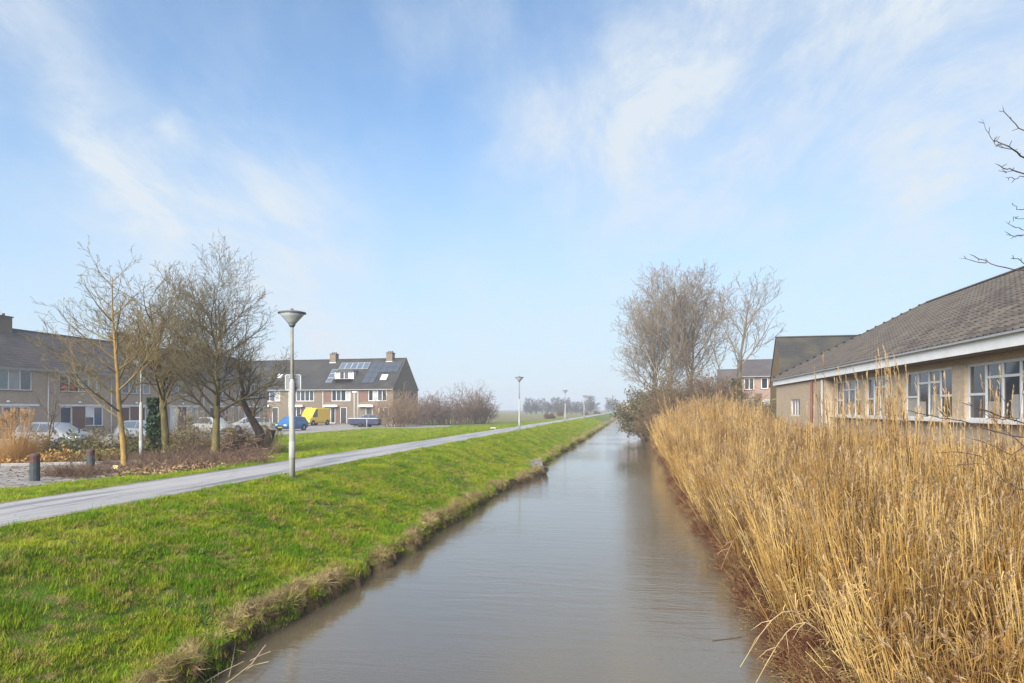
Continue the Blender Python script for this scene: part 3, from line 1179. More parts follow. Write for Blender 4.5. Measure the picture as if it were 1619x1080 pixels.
# small bare tree in the bed before the silver car
tree('sapling', 'small crooked bare sapling in front of the silver car', on_ground(75, 27.5), 3.0, .05, 51, m_bark_dk, m_twig_br, levels=4, seg=[9, 7, 5, 3],
     nch=[8, 5, 4, 0], t0=[.25, .15, .1, 0], ang=[38, 40, 40, 40], ratio=[.55, .5, .5, .5], wob=[.28, .3, .3, .3], rmin=.006, up=[.05, .08, .04, 0], rr=[.6, .5, .5, .5])

# brown shrubs beside the far house row
for i, (u, zc, H, Wd, lab) in enumerate((
        (628, 84, 4.6, 4.2, 'brown bare shrub hiding the gable end of the far house row'),
        (655, 92, 4.4, 4.4, 'brown bare shrub just right of the far gable'),
        (684, 97, 4.6, 4.6, 'brown bare shrub second to the right of the far gable'),
        (712, 98, 4.9, 4.6, 'dense brown shrub in the middle of the lawn thicket'),
        (740, 99, 6.0, 4.0, 'taller tree like brown shrub near the thicket end'),
        (762, 101, 4.9, 3.0, 'last brown shrub at the right end of the thicket'))):
    shrub('bare_shrub', lab, on_ground(u, zc), H, Wd, 300 + i, m_st_tan if i == 0 else mat('stem_red_brown', [(.10, .065, .045), (.19, .125, .090)], scale=.8, rough=.9), None,
          stems=46, group='brown thicket beside the far house row', lv=4, thick=.035, rmin=.012, spread=.6)

# right bank thicket
m_lf_dk = mat('leaf_evergreen', [(.050, .050, .018), (.090, .085, .030), (.14, .12, .05)], scale=1.2, rough=.6, trans=.1)
shrub('evergreen_shrub', 'olive evergreen shrub overhanging the canal below the tall trees', on_ground(1036, 66), 5.4, 4.4, 401, m_st_br, m_lf_dk, stems=60, nleaf=11000, leaf=.12, lv=4, thick=.03, rmin=.01, spread=.9)
shrub('evergreen_shrub', 'second olive shrub tucked behind the overhanging one', on_ground(1052, 70), 5.2, 3.8, 402, m_st_br, m_lf_dk, stems=50, nleaf=7000, leaf=.12, lv=4, thick=.03, rmin=.01, spread=.8)
m_st_rb = mat('stem_russet', [(.095, .058, .033), (.18, .115, .065)], scale=.8, rough=.9)
for i, (u, zc, H, Wd, lab) in enumerate((
        (1050, 58, 4.2, 3.2, 'russet shrub at the water edge below the tall trees'),
        (1073, 57, 5.1, 3.4, 'russet shrub left of the middle of the far reed bed'),
        (1098, 56, 5.2, 3.6, 'russet shrub below the right side of the tall clump'),
        (1124, 56, 5.0, 3.4, 'russet shrub left of the ivy clad tree'),
        (1150, 57, 4.2, 3.0, 'russet shrub at the foot of the ivy clad tree'),
        (1192, 50, 2.4, 3.2, 'low olive brown shrub before the pink brick houses'),
        (1212, 46, 2.0, 2.6, 'low olive brown shrub at the school corner'))):
    shrub('bank_shrub', lab, on_ground(u, zc), H, Wd, 420 + i, m_st_rb, m_lf_ol if i > 4 else m_lf_dk, stems=80, nleaf=2500 if i > 4 else 900, leaf=.10, group='russet shrubs along the right bank', lv=4, thick=.02, rmin=.008, spread=.75)


# ------------------------------------------------------------------ school building on the right bank
school = empty('school_building', (8.5, 41.2, .0))
tag(school, 'low brick school with white fascia and brown tiled roof behind the reeds', 'building')
m_brk_s = brick_mat('brick_beige', (.56, .43, .285), (.47, .35, .225), (.46, .40, .33), .30)
m_white = mat('white_paint', [(.54, .515, .485), (.68, .66, .63)], scale=1.4, rough=.55, lo=.25, hi=.55)
m_frame = mat('window_white', [(.60, .59, .57)], rough=.4)
m_pane = glass_mat('glass_dark', (.022, .027, .034))
m_pane_b = glass_mat('glass_blue', (.045, .06, .085))
m_cur = mat('curtain', [(.26, .24, .21), (.38, .36, .33)], scale=5, rough=.9, stretch=(6, 6, .4))
m_tile = mat('roof_tile_brown', [(.040, .032, .028), (.062, .050, .043), (.088, .075, .058)], scale=2.0, rough=.85, bump=.006, bscale=30, rnd=.35)
m_rside = mat('roof_under_brown', [(.07, .05, .038), (.12, .085, .065)], scale=1.5, rough=.9)


def sch(x, y, z):      # world -> local to the school's own origin
    return (x - 8.5, y - 41.2, z)


SY0, SY1 = 3.0, 41.0
EAVE_Z, FX = 3.25, 8.02
TANP = .57
RW, RZ = 5.95, 3.25 + 5.95 * .57
bm = bmesh.new()
WALLX = 8.5
bays = [(16.0, 19.3), (20.0, 23.3), (24.3, 26.9), (27.4, 30.7), (11.9, 15.2), (7.8, 11.1)]
SILL, HEAD = 1.32, 2.74
# recessed window wall: below sill, head band, and piers between
for (y0, y1) in ((SY0, 31.0),):
    add_box(bm, *[WALLX - 8.5, WALLX + .25 - 8.5], y0 - 41.2, y1 - 41.2, -.6, SILL)
    add_box(bm, 0, .25, y0 - 41.2, y1 - 41.2, HEAD, 2.95)
edges = sorted([SY0] + [e for q in bays for e in q] + [31.0])
for a_, c_ in zip(edges[0::2], edges[1::2]):
    if c_ - a_ > .05:
        add_box(bm, -.06, .25, a_ - 41.2, c_ - 41.2, SILL + .0, HEAD)
# flush far end with a small window and the brick return
fw = (35.4, 37.3)
FWX = 8.14 - 8.5
add_box(bm, FWX, .25, 31.0 - 41.2, fw[0] - 41.2, -.6, 2.9)
add_box(bm, FWX, .25, fw[1] - 41.2, 40.9 - 41.2, -.6, 2.9)
add_box(bm, FWX, .25, fw[0] - 41.2, fw[1] - 41.2, -.6, 1.25)
add_box(bm, FWX, .25, fw[0] - 41.2, fw[1] - 41.2, 2.1, 2.9)
# far and near end walls and back
add_box(bm, .25, 11.2, 40.65 - 41.2, 40.9 - 41.2, -.6, 2.9)
add_box(bm, .25, 11.2, SY0 - 41.2, SY0 + .25 - 41.2, -.6, 2.9)
add_box(bm, 11.2, 11.45, SY0 - 41.2, 40.9 - 41.2, -.6, 2.9)
obj('wall', bm, m_brk_s, school)
box('inner_floor', .25, 11.2, SY0 + .25 - 41.2, 40.65 - 41.2, .30, .40, mat('floor_grey', [(.2, .18, .16)]), school)
box('inner_wall', 4.0, 4.1, SY0 + .3 - 41.2, 40.6 - 41.2, .40, 2.9, mat('inner_paint', [(.32, .30, .27)]), school)
box('soffit', FX + .06 - 8.5, .3, SY0 - 41.2, 41.0 - 41.2, 2.90, 2.94, mat('soffit_brown', [(.16, .11, .075)]), school)
# fascia in boards
m_fas = mat('fascia_white', [(.70, .675, .64), (.82, .80, .77)], scale=1.1, rough=.55, lo=.25, hi=.55)
fy = list(np.arange(SY0, 41.2, 3.05)) + [41.2]
for a_, c_ in zip(fy[:-1], fy[1:]):
    box('fascia_board', FX - 8.5, FX + .05 - 8.5, a_ + .004 - 41.2, c_ - .004 - 41.2, 2.94, EAVE_Z, m_fas, school)
box('fascia_board', FX + .06 - 8.5, 11.7, 41.2 - .05 - 41.2, .0, 2.94, EAVE_Z, m_fas, school)
box('gutter', FX - .09 - 8.5, FX - .004 - 8.5, SY0 - 41.2, .02, EAVE_Z - .035, EAVE_Z + .03, mat('zinc', [(.33, .33, .33)], rough=.5), school)
box('sill_board', FX + .3 - 8.5, -.002, SY0 - 41.2, 30.98 - 41.2, SILL - .06, SILL + .004, m_white, school)


def window_unit(parent, y0, y1, z0, z1, cols, rails, x=-.02, panes=None, name='window', fm=None):
    """window in a wall facing -x, local coordinates along y; cols = column edges 0..1, rails[i] = heights of horizontal bars (0..1)"""
    fm = fm or m_frame
    bm = bmesh.new()
    w = .065
    add_box(bm, x - .03, x + .05, y0, y1, z0, z0 + w)
    add_box(bm, x - .03, x + .05, y0, y1, z1 - w, z1)
    for c_ in cols:
        yc = y0 + (y1 - y0) * c_
        yc = min(max(yc, y0 + w / 2), y1 - w / 2)
        add_box(bm, x - .031, x + .051, yc - w / 2, yc + w / 2, z0 + .001, z1 - .001)
    for i, rl in enumerate(rails):
        ya = y0 + (y1 - y0) * cols[i]
        yb = y0 + (y1 - y0) * cols[i + 1]
        for f in rl:
            zz = z0 + (z1 - z0) * f
            add_box(bm, x - .028, x + .048, ya + .01, yb - .01, zz - .03, zz + .03)
    wo_ = obj(name, bm, fm, parent)
    for i, rl in enumerate(rails):
        ya = y0 + (y1 - y0) * cols[i] + .02
        yb = y0 + (y1 - y0) * cols[i + 1] - .02
        lv = [0] + list(rl) + [1]
        for k in range(len(lv) - 1):
            za, zb = z0 + (z1 - z0) * lv[k] + .02, z0 + (z1 - z0) * lv[k + 1] - .02
            box('pane', x, x + .012, ya, yb, za, zb, (panes[i][k] if panes else m_pane), wo_)
    return wo_


rw = random.Random(4)
for (y0, y1) in bays:
    ps = []
    for i in range(4):
        if i in (0, 3):
            ps.append([rw.choice((m_cur, m_pane_b, m_pane)), rw.choice((m_pane, m_pane_b))])
        else:
            ps.append([rw.choice((m_pane, m_pane_b)), m_pane_b])
    wu = window_unit(school, y0 - 41.2, y1 - 41.2, SILL, HEAD, [0, .27, .5, .73, 1], [[.46], [.74], [.74], [.46]], x=.05, panes=ps)
    # light blinds and paper behind the lower glass are plain boards in front of the reveal
    for k in range(2):
        yy0 = y0 + (y1 - y0) * (.30 + .24 * k) + rw.uniform(0, .15) - 41.2
        box('blind', .046, .049, yy0, yy0 + rw.uniform(.3, .5), SILL + .08, SILL + rw.uniform(.45, .75), m_cur, wu)
window_unit(school, fw[0] - 41.2, fw[1] - 41.2, 1.25, 2.1, [0, .36, .66, 1], [[], [], []], x=FWX + .08, panes=[[m_pane_b], [m_cur], [m_pane_b]])
lathe('downpipe', [(.055, -.5), (.055, 2.85)], mat('pipe_red_brown', [(.16, .06, .045)], rough=.6), school, n=10, M=Matrix.Translation((FWX - .075, 32.9 - 41.2, 0)))
lathe('downpipe', [(.045, -.5), (.045, 2.85)], mat('pipe_grey', [(.35, .33, .31)], rough=.6), school, n=10, M=Matrix.Translation((FWX - .065, 31.2 - 41.2, 0)))

# roof body (hipped at the far end)
x0, x1, xr = FX - .06 - 8.5, FX - .06 - 8.5 + 2 * RW, FX - .06 - 8.5 + RW
ya, yb, yh = SY0 - .5 - 41.2, .15, .15 - RW
bm = bmesh.new()
q = [(x0, ya, EAVE_Z), (x0, yb, EAVE_Z), (x1, yb, EAVE_Z), (x1, ya, EAVE_Z), (xr, ya, RZ), (xr, yh, RZ)]
v_ = [bm.verts.new(p_) for p_ in q]
for f in ((0, 4, 5, 1), (1, 5, 2), (2, 5, 4, 3), (0, 1, 2, 3), (0, 3, 4)):
    bm.faces.new([v_[i] for i in f])
roof = obj('roof', bm, m_rside, school)
# roof tiles: curved pans laid in courses on the slope facing the canal
pitch = math.atan(TANP)
TW, TL = .30, .335
SLOPE = RW / math.cos(pitch)
bm = bmesh.new()
prof = [(-.155, .012), (-.10, .0), (.0, .0), (.055, .008), (.09, .030), (.13, .034), (.165, .02)]
rows = []
for s_, lift in ((-.02, .035), (TL + .05, .012)):
    rows.append([bm.verts.new((s_, a_, c_ + lift)) for a_, c_ in prof])
low = [bm.verts.new((-.02, a_, c_ + .008)) for a_, c_ in prof]
for i in range(len(prof) - 1):
    bm.faces.new((rows[0][i], rows[0][i + 1], rows[1][i + 1], rows[1][i]))
    bm.faces.new((low[i], low[i + 1], rows[0][i + 1], rows[0][i]))
tile_me = bpy.data.meshes.new('tile')
bmesh.ops.recalc_face_normals(bm, faces=bm.faces[:])
bm.to_mesh(tile_me)
bm.free()
tile_me.materials.append(m_tile)
tv = np.array([v.co[:] for v in tile_me.vertices])
tf = [list(p_.vertices) for p_ in tile_me.polygons]
cands = []
nrow = int(SLOPE / TL)
for r_ in range(nrow):
    s_ = r_ * TL
    xd = s_ * math.cos(pitch)
    ymax = yb - xd          # hip line
    y = ya + .16
    while y < ymax - .1:
        wx, wy = 8.5 + x0 + xd, 41.2 + y
        xc, zc = wx * CA + wy * SA, -wx * SA + wy * CA
        u = CU + FPX * xc / max(zc, .1)
        cands.append((0 if (zc > 4 and u < 1640) else 1, zc, x0 + xd, y, EAVE_Z + s_ * math.sin(pitch)))
        y += TW
cands.sort()
Rm = np.array(Matrix.Rotation(-pitch, 3, 'Y'))
rt = random.Random(8)
TVs, TFs, kk = [], [], 0
for k, (fl, zc, x, y, z) in enumerate(cands):
    jit = rt.uniform(-.006, .006)
    if k < 300 and fl == 0:
        o = link('tile', tile_me, None, roof)
        o.location = (x, y, z + .006)
        o.rotation_euler = (jit, -pitch + rt.uniform(-.012, .006), jit)
    else:
        TVs.append(tv @ Rm.T + np.array((x, y + jit, z + .006 + jit * .6)))
        TFs += [[i + kk for i in f] for f in tf]
        kk += len(tv)
# tiles of the hip end
for r_ in range(nrow):
    s_ = r_ * TL
    xd = s_ * math.cos(pitch)
    x = x0 + xd + .2
    while x < x1 - xd - .15:
        Rh = np.array(Matrix.Rotation(-PI / 2, 3, 'Z') @ Matrix.Rotation(-pitch, 3, 'Y'))
        TVs.append(tv @ Rh.T + np.array((x, yb - xd, EAVE_Z + s_ * math.sin(pitch) + .006)))
        TFs += [[i + kk for i in f] for f in tf]
        kk += len(tv)
        x += TW
me = bpy.data.meshes.new('tiles_beyond')
me.from_pydata(np.concatenate(TVs).tolist(), [], TFs)
o = link('tiles_beyond', me, m_tile, roof)
tag(o, None, kind='stuff')
# hip and ridge caps


def caps(pa, pb, parent, m, L=.36, r=.12):
    pa, pb = Vector(pa), Vector(pb)
    n = int((pb - pa).length / L)
    d = (pb - pa).normalized()
    me_ = None
    bm = bmesh.new()
    for i in range(n):
        a_ = pa + d * i * L
        side = d.cross(Vector((0, 0, 1))).normalized()
        upv = side.cross(d)
        pr = []
        for e, rr_ in ((0, r), (L + .03, r * .9)):
            row = []
            for k in range(6):
                th = PI * k / 5
                row.append(bm.verts.new(a_ + d * e + side * math.cos(th) * rr_ + upv * (math.sin(th) * rr_ * .7 - .01)))
            pr.append(row)
        for k in range(5):
            bm.faces.new((pr[0][k], pr[0][k + 1], pr[1][k + 1], pr[1][k]))
        bm.faces.new(pr[0])
    return obj('ridge_caps', bm, m, parent)


caps((x0, yb, EAVE_Z + .02), (xr, yh, RZ + .04), roof, m_tile)
caps((xr, yh, RZ + .04), (xr, ya, RZ + .04), roof, m_tile)


# ------------------------------------------------------------------ terraced houses
def wall_open(bm, x0, x1, z0, z1, opens, y=0.0, depth=.12):
    """facade in the plane y facing -y, with rectangular openings and their reveals"""
    xs_ = sorted({x0, x1} | {v for o_ in opens for v in (o_[0], o_[1])})
    zs_ = sorted({z0, z1} | {v for o_ in opens for v in (o_[2], o_[3])})
    for i in range(len(xs_) - 1):
        for j in range(len(zs_) - 1):
            cx, cz = (xs_[i] + xs_[i + 1]) / 2, (zs_[j] + zs_[j + 1]) / 2
            if any(o_[0] < cx < o_[1] and o_[2] < cz < o_[3] for o_ in opens):
                continue
            add_poly(bm, [(xs_[i], y, zs_[j]), (xs_[i + 1], y, zs_[j]), (xs_[i + 1], y, zs_[j + 1]), (xs_[i], y, zs_[j + 1])])
    for a_, c_, d_, e_ in [o_[:4] for o_ in opens]:
        yy_ = y + depth
        add_poly(bm, [(a_, y, d_), (a_, yy_, d_), (c_, yy_, d_), (c_, y, d_)])
        add_poly(bm, [(a_, y, e_), (c_, y, e_), (c_, yy_, e_), (a_, yy_, e_)])
        add_poly(bm, [(a_, y, d_), (a_, y, e_), (a_, yy_, e_), (a_, yy_, d_)])
        add_poly(bm, [(c_, y, d_), (c_, yy_, d_), (c_, yy_, e_), (c_, y, e_)])


def front_window(parent, x0, x1, z0, z1, code, y=.07, fm=None, sill=None):
    """code: one letter per light - g glass, b blue glass, w white panel, c curtain, r red items"""
    fm = fm or m_frame
    bm = bmesh.new()
    w = .085
    n = len(code)
    cw = (x1 - x0) / n
    add_box(bm, x0, x1, y - .03, y + .05, z0, z0 + w)
    add_box(bm, x0, x1, y - .03, y + .05, z1 - w, z1)
    for k in range(n + 1):
        xc = min(max(x0 + cw * k, x0 + w / 2), x1 - w / 2)
        add_box(bm, xc - w / 2, xc + w / 2, y - .031, y + .051, z0 + .001, z1 - .001)
    wo_ = obj('window', bm, fm, parent)
    mm = dict(g=m_pane, b=m_pane_b, w=mat('panel_white', [(.27, .262, .255), (.34, .33, .32)], scale=2, rough=.6), c=m_cur, t=MATS.get('pane_teal') or glass_mat('pane_teal', (.09, .13, .13)))
    for k, ch in enumerate(code):
        xa, xb = x0 + cw * k + .02, x0 + cw * (k + 1) - .02
        if ch == 'r':
            box('pane', xa, xb, y, y + .012, z0 + .02, z1 - .02, m_pane, wo_)
            for q_ in range(2):
                lathe('paper_ball', [(.02, -.22), (.17, -.12), (.21, 0), (.17, .12), (.02, .22)], mat('red_paper', [(.30, .03, .04)], rough=.7), wo_, n=10,
                      M=Matrix.Translation((xa + .22 + q_ * .95, y - .28, z0 + .36)))
        elif ch == 'h':      # white blind over dark glass
            zc_ = z0 + (z1 - z0) * .45
            box('pane', xa, xb, y, y + .012, z0 + .02, zc_, m_pane, wo_)
            box('blind', xa, xb, y - .004, y + .008, zc_ + .002, z1 - .02, m_white, wo_)
        else:
            box('pane', xa, xb, y, y + .012, z0 + .02, z1 - .02, mm[ch], wo_)
    box('sill', x0 - .05, x1 + .05, -.06, y - .032, z0 - .07, z0 - .002, sill or mat('sill_red', [(.20, .09, .06)], rough=.8), wo_)
    return wo_


def stepped_roof(bm, x0, x1, ya_, za, yb_, zb, n=16, th=.03):
    """one slope as lapped courses, from the eave (ya,za) up to the ridge (yb,zb)"""
    for i in range(n):
        t0, t1 = i / n, (i + 1) / n
        p0 = Vector((0, ya_ + (yb_ - ya_) * t0, za + (zb - za) * t0))
        p1 = Vector((0, ya_ + (yb_ - ya_) * t1, za + (zb - za) * t1))
        add_poly(bm, [(x0, p0.y, p0.z + th), (x1, p0.y, p0.z + th), (x1, p1.y, p1.z + .004), (x0, p1.y, p1.z + .004)])
        add_poly(bm, [(x0, p0.y, p0.z), (x1, p0.y, p0.z), (x1, p0.y, p0.z + th), (x0, p0.y, p0.z + th)])


m_roof_g = mat('roof_slate_brown', [(.034, .028, .029), (.060, .049, .049), (.075, .066, .048)], scale=.5, rough=.8, bump=.02, bscale=9, lo=.28, hi=.75, stretch=(1, 1, 2))
m_roof_m = mat('roof_mossy', [(.017, .016, .016), (.030, .027, .024), (.060, .051, .026)], scale=.45, rough=.85, bump=.02, bscale=9, lo=.30, hi=.78)
m_brk_1 = brick_mat('brick_brown', (.42, .31, .22), (.34, .245, .17), (.40, .35, .30), .35)
m_brk_2 = brick_mat('brick_yellow', (.185, .143, .098), (.15, .115, .080), (.18, .155, .125), .45)
m_brk_r = brick_mat('brick_red', (.165, .082, .058), (.13, .065, .048), (.19, .15, .13), .4)
m_door_b = mat('door_navy', [(.018, .022, .050)], rough=.4)
m_chim = brick_mat('brick_chimney', (.19, .14, .085), (.14, .105, .065), (.18, .155, .125), .5)
m_zinc = MATS['zinc']
m_panel = glass_mat('solar_dark', (.045, .052, .062), .15)
m_panel_b = glass_mat('solar_blue', (.075, .095, .125), .12)


def house(name, label, loc, rz, w, depth, eave, ridge, wallm, roofm, upper, lower, chimney=None, gable_right=False, gable_left=False, group=None,
          panels=(), upanel=None, pipe=True, velux=(), dormer=None, solar=(), roof_n=16, cat='house', gutter=True, back=True, z_floor=-.7):
    """terraced house, facade along local x facing -y"""
    t = empty(name, loc, rz)
    tag(t, label, cat, group)
    opens = [o_[:4] for o_ in upper] + [o_[:4] for o_ in lower]
    bm = bmesh.new()
    wall_open(bm, 0, w, z_floor, eave, opens)
    g = .0
    for xx in (0, w):
        add_poly(bm, [(xx, 0, z_floor), (xx, depth, z_floor), (xx, depth, eave), (xx, depth / 2, ridge - .06), (xx, 0, eave)])
    add_poly(bm, [(0, depth, z_floor), (w, depth, z_floor), (w, depth, eave), (0, depth, eave)])
    obj('wall', bm, wallm, t)
    # dark rooms behind the glass
    for o_ in upper:
        front_window(t, *o_)
    for o_ in lower:
        if o_[4].startswith('D'):
            code = o_[4][1:]
            md = {'n': m_door_b, 'd': mat('door_dark', [(.03, .028, .025)], rough=.5), 'w': m_white, 'r': mat('door_red', [(.10, .035, .03)], rough=.5)}[code]
            bm = bmesh.new()
            w_ = .09
            add_box(bm, o_[0], o_[0] + w_, .05, .13, o_[2], o_[3])
            add_box(bm, o_[1] - w_, o_[1], .05, .13, o_[2], o_[3])
            add_box(bm, o_[0] + w_, o_[1] - w_, .05, .13, o_[3] - w_, o_[3])
            fr = obj('door_frame', bm, m_frame, t)
            dr = box('door', o_[0] + w_ + .004, o_[1] - w_ - .004, .075, .115, o_[2], o_[3] - w_ - .004, md, fr)
            box('handle', o_[1] - w_ - .14, o_[1] - w_ - .10, .03, .073, 1.0, 1.14, m_zinc, fr)
        else:
            front_window(t, *o_)
    for (a_, c_, d_, e_, mm_) in panels:
        box('wall_panel', a_, c_, -.03, .0 - .001, d_, e_, mm_, t)
    ov = .28
    sl = (ridge - eave) / (depth / 2)
    bm = bmesh.new()
    xl, xr_ = (-.08 if gable_left else .0), (w + .08 if gable_right else w)
    stepped_roof(bm, xl, xr_, -ov, eave - ov * sl, depth / 2, ridge, roof_n)
    if back:
        stepped_roof(bm, xl, xr_, depth + ov, eave - ov * sl, depth / 2, ridge, 6)
    add_poly(bm, [(xl, -ov, eave - ov * sl - .05), (xr_, -ov, eave - ov * sl - .05), (xr_, -.002, eave - .05), (xl, -.002, eave - .05)])
    for k_ in range(int(round(w / .42))):
        a_ = xl + (xr_ - xl) * k_ / round(w / .42)
        bx = (xr_ - xl) / round(w / .42)
        add_box(bm, a_ + .01, a_ + bx - .01, depth / 2 - .13, depth / 2 + .13, ridge - .03, ridge + .07)
    rf = obj('roof', bm, roofm, t)
    if gutter:
        box('gutter', xl, xr_, -ov - .13, -ov + .0, eave - ov * sl - .09, eave - ov * sl + .03, mat('gutter_grey', [(.22, .21, .20)], rough=.6), t)
    if pipe:
        lathe('downpipe', [(.05, z_floor), (.05, eave - .2)], mat('pipe_pale', [(.50, .47, .43)], rough=.6), t, n=8, M=Matrix.Translation((.12, -.07, 0)))
    if chimney:
        cx, cw_, ch = chimney
        ck = box('chimney', cx - cw_, cx + cw_, depth / 2 - .55, depth / 2 + .45, ridge - .7, ridge + ch, m_chim, t)
        box('lead_flashing', cx - cw_ - .05, cx + cw_ + .05, depth / 2 - .62, depth / 2 - .56, ridge - .72, ridge - .45, mat('lead', [(.48, .47, .46)], rough=.6), ck)
        box('cap', cx - cw_ - .07, cx + cw_ + .07, depth / 2 - .62, depth / 2 + .52, ridge + ch + .001, ridge + ch + .10, mat('cap_dark', [(.09, .075, .06)], rough=.9), ck)
        lathe('aerial', [(.012, 0), (.010, .95)], m_zinc, ck, n=6, M=Matrix.Translation((cx + cw_ * .7, depth / 2 + .3, ridge + ch + .10)))
        for k_ in range(3):
            lathe('chimney_pot', [(.12, 0), (.10, .22), (.12, .24)], mat('pot_terracotta', [(.16, .085, .05)], rough=.8), ck, n=10, M=Matrix.Translation((cx - cw_ + cw_ * (.35 + .65 * k_), depth / 2 - .05, ridge + ch + .10)))
    # things lying flat on the front slope: along x, up the slope s (metres from the eave line)
    pit = math.atan(sl)
    MS = Matrix.Translation((0, -ov, eave - ov * sl)) @ Matrix.Rotation(pit, 4, 'X')
    for (a_, s0_, pw, ph, mm_) in solar:
        so = box('solar_panel', a_ + .01, a_ + pw - .01, s0_ + .01, s0_ + ph - .01, .07, .11, mm_, t, M=MS)
        bm = bmesh.new()
        for (i0, i1, j0, j1) in ((0, pw, 0, .04), (0, pw, ph - .04, ph), (0, .04, .04, ph - .04), (pw - .04, pw, .04, ph - .04)):
            add_box(bm, a_ + i0, a_ + i1, s0_ + j0, s0_ + j1, .066, .118, MS)
        obj('panel_frame', bm, mat('panel_alu', [(.34, .35, .36)], rough=.4) if mm_ is m_panel_b else mat('panel_black', [(.035, .038, .042)], rough=.4), so)
    for (a_, s0_, pw, ph) in velux:
        so = box('skylight', a_, a_ + pw, s0_, s0_ + ph, .03, .10, mat('velux_dark', [(.08, .08, .08)], rough=.5), t, M=MS)
        box('pane', a_ + .07, a_ + pw - .07, s0_ + .07, s0_ + ph - .07, .101, .108, mat('velux_glass', [(.50, .52, .54)], rough=.15, spec=.8), so, M=MS)
    if dormer:
        a_, c_, zz0, zz1, code = dormer
        yf = (zz0 - eave) / sl + .0
        ybk = (zz1 + .25 - eave) / sl
        dm = t
        bm = bmesh.new()
        add_box(bm, a_, a_ + .08, yf, ybk, zz0 - .25, zz1)
        add_box(bm, c_ - .08, c_, yf, ybk, zz0 - .25, zz1)
        add_box(bm, a_ + .08, c_ - .08, yf + .02, yf + .1, zz0 - .25, zz0)
        obj('dormer_front', bm, m_white, dm)
        box('dormer_roof', a_ - .12, c_ + .12, yf - .22, ybk + .3, zz1 + .001, zz1 + .16, mat('bitumen', [(.06, .055, .05)], rough=.8), dm)
        front_window(dm, a_ + .09, c_ - .09, zz0 + .001, zz1 - .001, code, y=yf + .04)
    return t


# row along the canal side of the left street: fronts face +x, local x runs away from the camera
ROW1X, ROWZ = -45.5, -.6
PW = 6.66
up1 = ['gtwg', 'rgtw', 'ggwc', 'wtw', 'gwg', 'gbg']
dl1 = ['Dd', 'Dn', 'Dr', 'Dw', 'Dn', 'Dw']
lw1 = ['bgg', 'hb', 'gcb', 'hc', 'gc', 'cb']
lab1 = ['terraced house at the left picture edge with the big square chimney', 'terraced house with red paper balls in its upper window',
        'terraced house behind the white lamp post', 'terraced house with bright white upper panels behind the ivy tree',
        'terraced house behind the round headed tree trunk', 'last terraced house of the left row, behind the broken tree']
for k in range(6):
    y0 = 40.15 + PW * k
    ux = {0: (1.4, 5.35), 1: (1.25, 5.3), 2: (1.5, 5.2), 3: (1.55, 5.05), 4: (2.2, 4.6), 5: (2.0, 4.6)}[k]
    upper = [(ux[0], ux[1], 3.62, 5.22, up1[k])]
    lower = [(1.35, 2.55, .1, 2.42, dl1[k]), (3.9 if k else 2.8, 5.9 if k else 5.2, .75, 2.42, lw1[k])]
    hs = house('terraced_house', lab1[k], (ROW1X, y0, ROWZ), PI / 2, PW, 9.0, 5.45, 8.75, m_brk_1, m_roof_g, upper, lower,
          chimney=(PW - .15, .95, .85) if k in (0, 2, 4) else None, group='left terraced house row', gable_right=(k == 5), gable_left=(k == 0),
          panels=[(2.56, 3.89, .1, 2.42, m_brk_r)] if k else [], roof_n=18)
    # white lintel board over door and window
    box('lintel', 1.2, 6.0, -.05, -.032, 2.44, 2.60, m_white, hs)
    lathe('wall_lamp', [(.02, -.08), (.10, -.05), (.12, 0), (.10, .05), (.02, .08)], m_white, hs, n=10, M=Matrix.Translation((3.2, -.14, 2.78)))

# far row: fronts face the camera
ang2 = R(-4.1)
e2 = Vector((math.cos(ang2), math.sin(ang2), 0))
cor = W(622, 100, -.6)
PW2 = 5.75
lab2 = ['end house of the far row with grey solar panels and one skylight', 'far row house with white dormer and a strip of solar panels above it',
        'far row house behind the yellow van', 'far row house behind the front street lamp', 'far row house half hidden by the broken tree branches']
for k in range(5):
    org = cor - e2 * PW2 * (k + 1)
    uw = {0: (1.75, 4.7, 'gwbg'), 1: (1.5, 4.6, 'gbgw'), 2: (1.3, 4.3, 'bggg'), 3: (1.6, 4.3, 'gbw'), 4: (1.5, 4.4, 'gwg')}[k]
    upper = [(uw[0], uw[1], 3.4, 5.05, uw[2])]
    lower = [(.6, 2.1, .1, 2.5, 'bg'), (2.9, 4.0, .1, 2.5, 'Dd')] if k else [(1.3, 2.4, .1, 2.5, 'Dd'), (3.4, 5.0, .8, 2.5, 'gb')]
    solar, velux, dormer = [], [], None
    if k == 0:
        for r_ in range(4):
            for c_ in range(5):
                if r_ >= 2 or c_ < 2:
                    solar.append((.35 + c_ * 1.0 + .06 * r_, 1.3 + r_ * 1.2, .98, 1.18, m_panel))
        velux = [(3.0, 1.9, 1.15, 1.35)]
    if k == 1:
        dormer = (1.3, 4.4, 6.75, 7.9, 'wgbw')
        for c_ in range(5):
            solar.append((1.1 + c_ * .98, 4.55, .94, 1.5, m_panel_b))
        for r_ in range(3):
            solar.append((.1, 1.55 + r_ * 1.0, .95, .96, m_panel_b))
    if k == 3:
        velux = [(2.6, 2.6, .9, 1.1)]
    h2 = house('far_terraced_house', lab2[k], org, ang2, PW2, 9.5, 5.4, 10.0, m_brk_2, m_roof_m, upper, lower,
               chimney=(3.2 if k == 0 else PW2 - .6, .5, .8) if k in (0, 2) else None, gable_right=(k == 0), gable_left=(k == 4), group='far terraced house row',
               panels=[(.0 + .02, uw[0] - .05, 3.35, 5.1, m_brk_r)] + ([(2.12, 2.88, .1, 2.5, m_brk_r)] if k else [(2.42, 3.38, .1, 2.5, m_brk_r)]), solar=solar, velux=velux, dormer=dormer, roof_n=20)
    box('canopy', .4, 2.7, -.55, -.032, 2.55, 2.85, m_white, h2)

